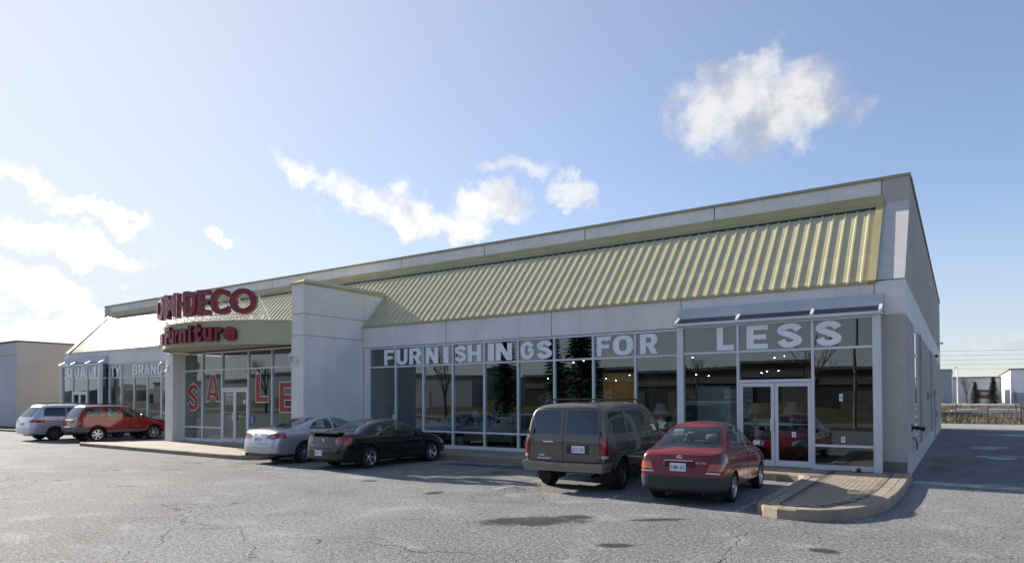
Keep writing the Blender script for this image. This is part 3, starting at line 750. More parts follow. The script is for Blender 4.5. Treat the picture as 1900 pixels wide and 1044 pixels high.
# the walk in front of the doors
for i in range(26):
    for j in range(14):
        x = -6.9 + i * 0.203 + (0.1 if j % 2 else 0); y = -1.72 + j * 0.103
        if x < -1.62: cells.append((x, y))
cells.sort(key=lambda c: (Vector((c[0], c[1], 0)) - CAM).length)
for x, y in cells[:210]:
    put(random.choice(PV), x, y, SW - 0.006 + random.uniform(-.002, .002), 0, bed)
mb = MB()
for x, y in cells[210:]:
    h = SW - 0.006 + random.uniform(-.002, .002)
    mb.bbox(x - .096, x + .096, y - .046, y + .046, h - .04, h, .007)
tag(mb.build('paver_field', M_PAVER, bed), kind='stuff')
# the rest of the walk, plain concrete flags
x = -18.15
while x < -7.2:
    MB().bbox(x + .005, x + 1.515, -1.78, -0.03, 0.0, SW - 0.006, .008).build('paving_flag', M_KERB, bed); x += 1.52
MB().bbox(-7.0 - .03, -0.05, -0.44, -0.03, 0.0, SW - .004, .006).build('door_step', M_PLINTH, bed)

# entrance apron
def brick_mat():
    m = bpy.data.materials.new('apron_pavers'); m.use_nodes = True
    t = NT(m); b = t.n['Principled BSDF']; v = t.obj()
    br = t.node('ShaderNodeTexBrick'); t.l.new(v, br.inputs['Vector'])
    br.inputs['Scale'].default_value = 1.0; br.inputs['Brick Width'].default_value = 0.2; br.inputs['Row Height'].default_value = 0.1; br.inputs['Mortar Size'].default_value = 0.006
    br.inputs['Color1'].default_value = (0.40, 0.335, 0.27, 1); br.inputs['Color2'].default_value = (0.335, 0.28, 0.225, 1); br.inputs['Mortar'].default_value = (0.13, 0.11, 0.09, 1)
    c = t.mix(t.math('MULTIPLY', t.rng(t.noise(v, 0.7, 5), 0.4, 0.7, 0, 1), 0.4), br.outputs['Color'], (0.45, 0.41, 0.35))
    t.l.new(c, b.inputs['Base Color']); b.inputs['Roughness'].default_value = 0.9
    bn = t.node('ShaderNodeBump'); bn.inputs['Strength'].default_value = 0.5; bn.inputs['Distance'].default_value = 0.01; bn.invert = True
    t.l.new(br.outputs['Fac'], bn.inputs['Height']); t.l.new(bn.outputs[0], b.inputs['Normal'])
    return m
AP = [(-28.5, -2.7), (-29.3, -3.55), (-30.75, -5.35), (-30.8, -5.5), (-30.6, -5.6), (-24.5, -5.68), (-19.4, -5.78), (-18.7, -5.70), (-18.3, -5.4), (-18.2, -5.0), (-18.2, -1.96)]
AZ = 0.15
apron = tag(MB().add([(x, y, AZ - .006) for x, y in offset_poly(AP, 0.12)] + [(-18.2, -0.02, AZ - .006), (-28.5, -0.02, AZ - .006)], [tuple(range(len(AP) + 2))]).build('entrance_apron', brick_mat()), kind='structure')
for a, b in ((0, 3), (2, 6), (5, 8), (7, 11)):
    kerb_run(AP[a:b], 0.15, -0.1, AZ, 'kerb_stone', apron, M_KERB)
# low kerb by the neighbouring lot
kb = tag(MB().add([(-58, -2.2, 0.12), (-47.6, -1.9, 0.12), (-47.4, -1.2, 0.12), (-47.4, 6, 0.12), (-58, 6, 0.12)], [(0, 1, 2, 3, 4)]).build('kerbed_verge', M_EARTH), kind='structure')
kerb_run([(-58, -2.3), (-47.9, -2.0), (-47.5, -1.85), (-47.35, -1.4), (-47.35, 6)], 0.16, -0.1, 0.14, 'kerb_stone', kb, M_KERB)

# painted stall lines, worn
def patchy_film(name, col, keep=0.5, s=5.0):
    m = bpy.data.materials.new(name); m.use_nodes = True
    t = NT(m); b = t.n['Principled BSDF']; out = t.n['Material Output']; v = t.obj()
    b.inputs['Base Color'].default_value = (*col, 1); b.inputs['Roughness'].default_value = 0.8
    tr = t.node('ShaderNodeBsdfTransparent'); mx = t.node('ShaderNodeMixShader')
    k = t.math('MULTIPLY', t.rng(t.noise(v, s, 6, 0.75), keep - 0.08, keep + 0.10, 0, 1), 0.75)
    t.l.new(k, mx.inputs[0]); t.l.new(tr.outputs[0], mx.inputs[1]); t.l.new(b.outputs[0], mx.inputs[2]); t.l.new(mx.outputs[0], out.inputs['Surface'])
    return m
M_LINE = patchy_film('worn_white_paint', (0.52, 0.51, 0.49), 0.485)
def stripe(x0, y0, x1, y1, w=0.10, m=M_LINE, name='stall_line'):
    a, b = Vector((x0, y0)), Vector((x1, y1)); d = (b - a).normalized(); n_ = Vector((-d.y, d.x)) * w / 2
    return tag(MB().add([(*(a - n_), .005), (*(b - n_), .005), (*(b + n_), .005), (*(a + n_), .005)], [(0, 1, 2, 3)]).build(name, m), kind='structure')
for x in (-2.2, -4.75, -7.45, -10.1, -12.4, -15.2): stripe(x, -7.0, x, -2.0)
for x in (-31.6, -34.6, -37.8, -41.0): stripe(x, -6.9, x, -1.2)
# frozen puddles on the side drive
M_ICE = mat('thin_ice', (0.20, 0.22, 0.26), 0.16, var=0.2, vs=3, spec=0.6)
M_ICE = patchy_film('thin_ice', (0.50, 0.55, 0.66), 0.43, 1.6)
def puddle(cx, cy, rx, ry, seed):
    rnd = random.Random(seed); n = 26; ph = [rnd.uniform(0, 6.28) for _ in range(4)]
    pts = []
    for i in range(n):
        a = 2 * math.pi * i / n; k = 1 + .22 * math.sin(2 * a + ph[0]) + .16 * math.sin(3 * a + ph[1]) + .1 * math.sin(5 * a + ph[2])
        pts.append((cx + rx * k * math.cos(a), cy + ry * k * math.sin(a), 0.004))
    return tag(MB().add(pts, [tuple(range(n))]).build('puddle', M_ICE), kind='structure')
puddle(2.15, 8.6, 0.5, 1.0, 1); puddle(1.95, 13.6, 0.62, 0.9, 2); puddle(3.3, 9.2, 0.8, 0.35, 3); puddle(3.4, 25.0, 1.4, 0.9, 5)
stripe(0.16, -0.55, 11.0, -0.95, 0.62, patchy_film('patchy_pale_green', (0.42, 0.54, 0.47), 0.44, 2.0), 'green_band')  # patchy pale green band across the drive

# ================================================================== lettering
def flat_word(name, letters, y, z0, z1, label, m=M_WHITE, bold=0.035):
    """letters: (character, x left, x right); flat vinyl 4 mm proud of the glass"""
    t = thing(name, ((letters[0][1] + letters[-1][2]) / 2, y, z0), label, 'lettering')
    for ch, a, b in letters:
        block_letter(ch, lambda u, v, a=a, b=b: (a + (b - a) * u, y - 0.004, z0 + (z1 - z0) * v), lambda u, v, a=a, b=b: (a + (b - a) * u, y - 0.002, z0 + (z1 - z0) * v)).build('letter', m, t)
    return t
YL = YG + 0.008
flat_word('window_lettering', [('F', -17.88, -17.35), ('U', -17.20, -16.63), ('R', -16.54, -15.9), ('N', -15.70, -15.07), ('I', -14.83, -14.57), ('S', -14.28, -13.74), ('H', -13.67, -13.06), ('I', -12.76, -12.5), ('N', -12.42, -11.73), ('G', -11.38, -10.83), ('S', -10.72, -10.13)], YL, 3.34, 3.95, 'white block letters spelling FURNISHINGS across the upper panes', bold=0.085)
flat_word('window_lettering', [('F', -8.47, -7.98), ('O', -7.91, -7.22), ('R', -7.00, -6.43)], YL, 3.35, 3.96, 'white block letters spelling FOR on the upper panes above the van', bold=0.085)
flat_word('window_lettering', [('L', -4.52, -4.05), ('E', -3.71, -3.15), ('S', -2.91, -2.3), ('S', -1.97, -1.37)], YBAY + .008, 3.33, 3.97, 'white block letters spelling LESS above the double door', bold=0.085)
flat_word('window_lettering', [('Q', -44.72, -44.08), ('U', -43.80, -43.12), ('A', -43.03, -42.21), ('L', -41.92, -41.46), ('I', -41.30, -40.98)], YBAY + .008, 3.36, 3.98, 'white block letters QUALI on the glazed bay behind the silver minivan', bold=0.075)
flat_word('window_lettering', [('T', -40.20, -39.75), ('Y', -39.70, -39.05)], YL, 3.36, 3.97, 'white letters TY on the window beside the far glazed bay', bold=0.075)
flat_word('window_lettering', [('B', -37.70, -37.10), ('R', -37.02, -36.45), ('A', -36.38, -35.78), ('N', -35.70, -35.13), ('D', -35.05, -34.43)], YL, 3.36, 3.97, 'white block letters BRAND on the windows left of the entrance', bold=0.075)
sale = thing('window_lettering', (-24, YEN, 1.5), 'big red letters SALE with pale outlines on the entrance glazing', 'lettering')
for ch, a, b, z0, z1 in (('S', -27.72, -26.84, 1.49, 2.72), ('A', -26.27, -25.22, 1.90, 3.10), ('L', -22.72, -21.86, 1.87, 3.06), ('E', -21.18, -20.14, 1.47, 2.69)):
    yy = YEN + .008
    # red sheet letter with a pale edge: the edge is a slightly larger letter just behind
    w = block_letter(ch, lambda u, v: (a + (b - a) * u, yy - 0.006, z0 + (z1 - z0) * v)).build('letter', M_PAPER, sale)
    vs, fs, bd = _bg[ch]; k = 0.030
    # inset the outline along its own boundary normals
    nrm = {}
    for i, j in bd:
        p, q = Vector((vs[i][0] * (b - a), vs[i][1] * (z1 - z0))), Vector((vs[j][0] * (b - a), vs[j][1] * (z1 - z0))); d = (q - p).normalized()
        ctr = None
        for f in fs:
            if i in f and j in f: ctr = sum((Vector((vs[m][0] * (b - a), vs[m][1] * (z1 - z0))) for m in f), Vector((0, 0))) / len(f); break
        nn = Vector((-d.y, d.x))
        if nn.dot(ctr - p) < 0: nn = -nn
        for m in (i, j): nrm.setdefault(m, []).append(nn)
    P2 = []
    for m, (u, v) in enumerate(vs):
        off = Vector((0, 0))
        if m in nrm:
            nn = sum(nrm[m], Vector((0, 0))); nn = nn.normalized() if nn.length > 1e-6 else nn
            cs = max(.35, nn.dot(nrm[m][0])); off = nn * (k / cs)
        P2.append((a + (b - a) * u + off.x, yy - .011, z0 + (z1 - z0) * v + off.y))
    MB().add(P2, fs).build('letter_face', M_RED_SALE, w)

# channel letters on the curve
def channel(name, letters, z0, z1, r, depth, bold, label, trim=True):
    t = thing(name, tuple(arc(0, AR, z0)), label, 'sign')
    for ch, a0, a1, dz0, dz1 in letters:
        def F(u, v, r_=r, g=0.0): return arc(a0 + g * 2 + (a1 - a0 - g * 4) * u, r_, z0 + dz0 + g * .1 + (z1 - z0 - dz0 + dz1 - g * .2) * v)
        o = letter_mb(ch, lambda u, v: F(u, v), lambda u, v: F(u, v, r - depth), bold).build('letter', M_SIGN_RET, t)
        letter_mb(ch, lambda u, v: F(u, v, r + .006), None, bold).build('letter_face', M_SIGN_RED, o)
        if trim:
            vs, fs, bd, _ = glyph(ch, bold)
            mb = MB()
            for i, j in bd:
                p, q = F(*vs[i], r + .010), F(*vs[j], r + .010)
                if (p - q).length > 1e-4: mb.tube(p, q, 0.010, n=4, cap=False)
            mb.build('letter_trim', M_SIGN_RET if a0 > -9 else M_TRIM, o)
    return t
sg = channel('channel_letter_sign', [('O', -20.5, -10.6, 0, 0), ('M', -9.4, 0.6, 0, 0), ('-', 1.6, 3.9, .42, -.40), ('D', 4.7, 11.2, 0, 0), ('E', 11.9, 17.0, 0, 0), ('C', 17.6, 24.8, 0, 0), ('O', 25.4, 34.9, 0, 0)], 5.18, 6.12, 6.13, 0.20, 0.028, 'tall maroon channel letters OM-DECO standing on the curved canopy', trim=True)
channel('channel_letter_sign', [('e', -20.6, -14.6, .0, -.14), ('F', -11.6, -7.6, 0, .04), ('u', -7.6, -3.4, 0, -.10), ('r', -2.5, -.4, 0, -.10), ('n', 0.2, 4.7, 0, -.10), ('i', 5.9, 7.6, 0, .03), ('t', 8.6, 12.6, 0, .05), ('u', 13.4, 17.5, 0, -.10), ('r', 18.5, 21.6, 0, -.10), ('e', 22.3, 27.0, 0, -.10)], 4.20, 4.82, 6.02, 0.14, 0.045, 'lower maroon letters e Furniture fixed to the olive canopy band', trim=True)
# lattice that carries the upper sign
fr = MB()
k = 0
aa = [-24 + 4.2 * i for i in range(15)]
for i, a in enumerate(aa):
    lo = arc(a, AR - .15, 4.96); up = arc(a + 2.1, AR + .03, 5.17); nx = arc(a + 4.2, AR - .15, 4.96)
    if a < 36: fr.tube(lo, up, 0.016, n=5); fr.tube(up, nx, 0.016, n=5)
    if i % 2 == 0:
        fr.tube(arc(a, AR + .03, 5.19), arc(a, AR - 1.3, 4.96), 0.014, n=5); fr.tube(arc(a, AR + .03, 5.9), arc(a, AR - 1.5, 4.96), 0.014, n=5)
        fr.tube(arc(a, AR - .02, 4.96), arc(a, AR + .03, 5.9), 0.014, n=5)
for z in (5.19, 5.62):
    for a, b in zip(aa, aa[1:]): fr.tube(arc(a, AR + .04, z), arc(b, AR + .04, z), 0.018, n=5)
fr.build('support_lattice', M_STEEL, sg)

# ================================================================== fittings
def lantern(loc, label):
    x, y, z = loc
    t = thing('wall_lantern', loc, label, 'lantern', 'wall lanterns beside the entrance')
    MB().lathe([(0.0, -.24), (0.03, -.22), (0.012, -.19), (0.045, -.16), (0.05, -.145)], (x, y, z)).lathe([(0.085, .13), (0.12, .14), (0.06, .21), (0.02, .24), (0.03, .27), (0.0, .31)], (x, y, z), n=8).build('cap', M_STEEL, t)
    MB().lathe([(0.05, -.145), (0.095, .13)], (x, y, z), n=6).build('lamp_glass', glass_mat('frosted_lantern', (0.75, 0.75, 0.72), 0.12), t)
    mb = MB()
    for i in range(6):
        a = i * math.pi / 3; mb.tube((x + .052 * math.cos(a), y + .052 * math.sin(a), z - .145), (x + .098 * math.cos(a), y + .098 * math.sin(a), z + .135), 0.007, n=5)
    mb.build('cage', M_STEEL, t)
    MB().tube((x, y + .22, z - .1), (x, y + .1, z - .22), .014, n=6).tube((x, y + .1, z - .22), (x, y, z - .22), .014, n=6).bbox(x - .06, x + .06, y + .215, y + .245, z - .2, z + .06, .008).build('bracket', M_STEEL, t)
lantern((-19.42, -3.2, 3.45), 'small lantern on the tall pier at the right of the entrance')
lantern((-28.38, -3.2, 3.47), 'small white lantern on the short column left of the entrance')

# signs on the doors
open_s = thing('open_sign', (-24.6, YEN, 1.8), 'white OPEN sign hanging inside the left entrance door', 'sign')
MB().box(-24.87, -24.26, YEN + .02, YEN + .024, 1.80, 2.28).build('board', M_PAPER, open_s)
MB().box(-24.84, -24.29, YEN + .0165, YEN + .0185, 1.83, 2.14).build('panel', mat('dark_sign_ink', (0.03, 0.03, 0.04), .6), open_s)
for ch, a, b in (('O', -24.82, -24.70), ('P', -24.68, -24.58), ('E', -24.56, -24.46), ('N', -24.44, -24.31)):
    letter_mb(ch, lambda u, v: (a + (b - a) * u, YEN + .015, 1.86 + .25 * v), None, 0.04).build('letter', M_PAPER, open_s)
acc = thing('access_sticker', (-22.9, YEN, 1.0), 'small blue wheelchair access sticker beside the entrance door', 'sticker')
MB().box(-23.08, -22.83, YEN + .012, YEN + .016, 1.02, 1.36).build('sheet', mat('sticker_blue', (0.03, 0.11, 0.36), .5), acc)
mb = MB(); mb.lathe([(0.03, 0), (0, 0.001)], (-22.96, YEN + .008, 1.29), 'y', 12); mb.box(-22.975, -22.945, YEN + .007, YEN + .009, 1.15, 1.25)
mb.lathe([(0.05, 0), (0.068, 0), (0.068, .001), (0.05, .001)], (-22.95, YEN + .008, 1.12), 'y', 18, True)
mb.build('symbol', M_PAPER, acc)
for (x, y, z, w, h), lab in (((-2.52, YBAY - .012, 0.98, .10, .14), 'small white notice low on the right bay door'), ((-1.36, YBAY - .004, 0.88, .09, .15), 'small white notice low on the pane right of the bay door'), ((-1.40, YBAY - .004, 1.92, .08, .18), 'small white sticker at mid height right of the bay door'), ((-17.34, YG - .004, 1.22, .14, .17), 'white paper on the mullion above the black sedan'), ((-23.45, YEN - .014, 1.82, .16, .16), 'small white notice on the right entrance door')):
    nt = thing('door_notice', (x, y, z), lab, 'notice')
    MB().box(x - w / 2, x + w / 2, y - .003, y + .003, z, z + h).build('paper', M_PAPER, nt)
    MB().box(x - w * .3, x + w * .3, y - .0045, y - .0035, z + h * .3, z + h * .75).build('print', mat('grey_print', (.45, .45, .47), .7), nt)

# side-wall fittings
sw = MB()
wn_ = part(MB().box(-0.05, 0.03, 3.05, 3.12, 0.9, 4.0).box(-0.05, 0.03, 4.38, 4.45, 0.9, 4.0).box(-.05, .03, 3.12, 4.38, 3.93, 4.0).box(-.05, .03, 3.12, 4.38, .9, .97).box(-.05, .03, 3.12, 4.38, 3.2, 3.27).box(-.05, .03, 3.12, 4.38, 1.42, 1.49), 'side_window', M_ALU)
for z0, z1 in ((0.97, 1.42), (1.49, 3.2), (3.27, 3.93)):
    part(MB().add([(0.012, 3.12, z0), (0.012, 4.38, z0), (0.012, 4.38, z1), (0.012, 3.12, z1)], [(0, 1, 2, 3)]), 'pane', glass_mat('blue_side_glass', (0.05, 0.06, 0.07), 0.10, 0.02), wn_)
fdc = thing('fire_connection', (0.0, 1.9, 1.0), 'dark twin-inlet fire hose connection on the side wall near the corner', 'fire connection')
MB().lathe([(0.11, 0), (0.11, .02), (0.05, .03), (0.05, .16)], (0, 1.9, 1.2), 'x', 16).build('flange', M_BLACK, fdc)
for dy in (-.07, .07):
    MB().tube((.12, 1.9, 1.2), (.27, 1.9 + dy * 1.5, 1.17), .038, .05, 12).tube((.27, 1.9 + dy * 1.5, 1.17), (.30, 1.9 + dy * 1.6, 1.165), .06, .06, 12).build('inlet', M_BLACK, fdc)
hose = thing('vent_pipe', (0.0, 2.3, 0.7), 'thin black pipe bending down under the fire connection', 'pipe')
MB().path([(0.0, 2.0, 0.92), (.06, 2.1, .9), (.09, 2.5, .76), (.07, 2.9, .55)], .018).build('pipe', M_BLACK, hose)
for y, lab in ((6.2, 'near dark downpipe on the side wall'), (15.4, 'far dark downpipe on the side wall')):
    t = thing('downpipe', (0.06, y, 0), lab, 'downpipe')
    MB().box(0.015, 0.06, y, y + 0.08, 0.56, 4.05).build('pipe', M_SIDE, t)
    for z in (.6, 2.2, 3.8): MB().box(0.013, .064, y - .02, y + .10, z, z + .04).build('strap', M_CONC_D, t)
for y, z, lab in ((9.5, 6.1, 'small floodlight high on the side wall'), (27.5, 5.2, 'small far floodlight near the back of the side wall'), (17.0, 3.9, 'small dark lamp below the pale band on the side wall')):
    t = thing('floodlight', (0, y, z), lab, 'floodlight')
    MB().tube((0, y, z), (.16, y, z + .05), .015, n=6).build('arm', M_STEEL, t)
    MB().bbox(.13, .27, y - .08, y + .08, z - .06, z + .05, .015).build('head', M_STEEL if z > 4.5 else M_BLACK, t)
for y, z, lab in ((11.5, 1.9, 'grey electric box on the side wall'), (19.0, 2.1, 'second grey electric box further along the side wall'), (22.0, 1.0, 'low meter box toward the back of the side wall')):
    t = thing('utility_box', (0, y, z), lab, 'utility box')
    MB().bbox(.013, .10, y, y + .25, z, z + .3, .01).build('case', M_CONC_D, t)
    MB().bbox(.101, .11, y + .03, y + .22, z + .03, z + .27, .006).build('lid', M_PLINTH, t)
dd = part(MB().box(-0.02, .03, 19.6, 19.68, 0, 2.2).box(-.02, .03, 20.5, 20.58, 0, 2.2).box(-.02, .03, 19.68, 20.5, 2.12, 2.2), 'side_door_frame', M_CONC_D)
part(MB().box(-0.02, .02, 19.69, 20.49, 0.02, 2.11), 'side_door', M_PLINTH, dd)
gl = thing('ground_light', (-1.05, -0.75, SW), 'tiny twin-headed spotlight on the pavement beside the corner pier', 'spotlight')
for dx in (0, .11): MB().lathe([(0, 0), (.045, .01), (.055, .05), (.04, .09), (0, .1)], (-1.1 + dx, -.62, SW), 'z', 12).build('head', M_BLACK if dx else M_STEEL, gl)
MB().bbox(-1.14, -.95, -.66, -.58, SW - .01, SW + .012, .004).build('base', M_BLACK, gl)
# ================================================================== vehicles
def paint(name, col, metal=0.0, rough=0.32, coat=1.0, dirty=1.0):
    m = bpy.data.materials.new(name); m.use_nodes = True
    t = NT(m); b = t.n['Principled BSDF']; v = t.obj()
    dirt = t.noise(v, 3.0, 5, 0.65)
    c = t.mix(t.math('MULTIPLY', t.rng(dirt, 0.5, 0.8, 0, 1), 0.10 * dirty), col, (0.16, 0.145, 0.125))
    sx = t.node('ShaderNodeSeparateXYZ'); t.l.new(v, sx.inputs[0])
    spl = t.math('MULTIPLY', t.rng(t.math('ADD', sx.outputs[2], t.math('MULTIPLY', dirt, 0.5)), 0.80, 0.40, 0, 1), 0.28 * dirty)   # road salt thrown up on the sills
    c = t.mix(spl, c, (0.17, 0.16, 0.145))
    t.l.new(c, b.inputs['Base Color']); b.inputs['Metallic'].default_value = metal
    t.l.new(t.rng(dirt, 0.3, 0.7, rough * .9, rough * 1.2), b.inputs['Roughness'])
    b.inputs['Coat Weight'].default_value = coat; b.inputs['Specular IOR Level'].default_value = 0.15
    t.l.new(t.math('ADD', t.math('MULTIPLY', spl, 0.5), t.rng(dirt, 0.4, 0.75, 0.03, 0.12)), b.inputs['Coat Roughness'])
    return m
M_TYRE = mat('tyre_rubber', (0.022, 0.022, 0.022), 0.85, var=0.2, vs=9, spec=0.3)
M_RIM = mat('alloy_rim', (0.55, 0.55, 0.56), 0.28, metal=0.85, var=0.1, vs=9)
M_RIM_D = mat('dusty_steel_rim', (0.13, 0.125, 0.12), 0.5, metal=0.5, var=0.15, vs=9)
M_DISC = mat('dark_brake_metal', (0.03, 0.03, 0.03), 0.6, metal=0.4)  # dark metal of brake discs and exhausts
M_LINER = mat('cabin_trim', (0.055, 0.054, 0.052), 0.9, var=0.1)
M_SEAT = mat('grey_seat_cloth', (0.20, 0.195, 0.19), 0.95, var=0.1, vs=12)
M_SEAT_D = mat('dark_seat_cloth', (0.06, 0.06, 0.062), 0.9, var=0.1, vs=12)
M_PLASTIC = mat('black_bumper_plastic', (0.028, 0.028, 0.029), 0.55, var=0.15, vs=4)
M_CHROME = mat('chrome_trim', (0.75, 0.75, 0.76), 0.12, metal=1.0, var=0.04)
M_SEAM = mat('panel_gap', (0.008, 0.008, 0.008), 0.7)
M_PLATE = mat('white_plate', (0.72, 0.74, 0.78), 0.45, var=0.03)
M_PLATE_INK = mat('blue_plate_ink', (0.04, 0.10, 0.36), 0.5, var=0.03)
M_UNDER = mat('underbody', (0.018, 0.018, 0.018), 0.9, var=0.2)
M_MIRGLASS = mat('mirror_glass', (0.8, 0.85, 0.85), 0.03, metal=1.0, var=0.01)
def lens(name, col, rough=0.12):
    return mat(name, col, rough, var=0.12, vs=10, coat=1.0)
M_TL_RED = lens('red_lamp_lens', (0.26, 0.008, 0.010))
M_TL_DARK = lens('dark_red_lamp_lens', (0.10, 0.003, 0.004))
M_TL_ORG = lens('amber_lamp_lens', (0.40, 0.085, 0.010))
M_TL_CLR = lens('clear_lamp_lens', (0.55, 0.52, 0.50))
M_HL = lens('headlamp_lens', (0.35, 0.36, 0.37))
G_CAR = glass_mat('car_glass', (0.70, 0.76, 0.74), 0.01)
G_TINT = glass_mat('privacy_glass', (0.07, 0.07, 0.075), 0.05)

def cage_mesh(st, prof, crease_belt=0.35):
    """closed control cage from stations, subdivided twice"""
    bm = bmesh.new(); cr = bm.edges.layers.float.new('crease_edge')
    rows = []
    for k, (x, zb, w, zbelt, wb, zt, wt) in enumerate(st):
        zl = zb + 0.46 * (zbelt - zb)
        h = [(0, zb), (w * .74, zb), (w * .955, zb + .06), (w, zl), (w * .992, zbelt - .11), (wb, zbelt), (wb * .52 + wt * .48 + .012, zbelt * .5 + zt * .5), (wt, zt - min(.07, .35 * (zt - zbelt))), (wt * .62, zt), (0, zt + .018)]
        def P(y, z):
            f = max(0.0, 1 - x / 0.55)
            return (x + (prof(z) * f if prof else 0), y, z)
        r = [bm.verts.new(P(y, z)) for y, z in h]
        l = [r[0]] + [bm.verts.new(P(-y, z)) for y, z in h[1:-1]] + [r[-1]]
        rows.append((r, l))
    n = 10
    for (r0, l0), (r1, l1) in zip(rows, rows[1:]):
        for i in range(n - 1):
            bm.faces.new((r0[i], r1[i], r1[i + 1], r0[i + 1]))
            bm.faces.new((l0[i + 1], l1[i + 1], l1[i], l0[i]))
    for end, sgn in ((0, -1), (-1, 1)):
        r, l = rows[end]
        c = [r[0]] + [bm.verts.new((r[i].co.x + sgn * 0.035, 0, r[i].co.z)) for i in range(1, n - 1)] + [r[-1]]
        for i in range(n - 1):
            for a, b in ((r, c), (c, l)):
                q = [a[i], a[i + 1], b[i + 1], b[i]]
                q2 = []
                for v in q:
                    if v not in q2: q2.append(v)
                bm.faces.new(q2 if sgn < 0 else q2[::-1])
    bmesh.ops.recalc_face_normals(bm, faces=bm.faces)
    for (r0, l0), (r1, l1) in zip(rows, rows[1:]):
        for a, b in ((r0, r1), (l0, l1)):
            for i, c in ((5, crease_belt), (2, .5), (7, .15)):
                e = bm.edges.get((a[i], b[i]))
                if e: e[cr] = c
    me = bpy.data.meshes.new('cage'); bm.to_mesh(me); bm.free()
    o = bpy.data.objects.new('cage', me); COL.objects.link(o)
    sub = o.modifiers.new('s', 'SUBSURF'); sub.levels = 3; sub.render_levels = 3
    me2 = bpy.data.meshes.new_from_object(o.evaluated_get(bpy.context.evaluated_depsgraph_get()))
    bpy.data.objects.remove(o)
    return me2

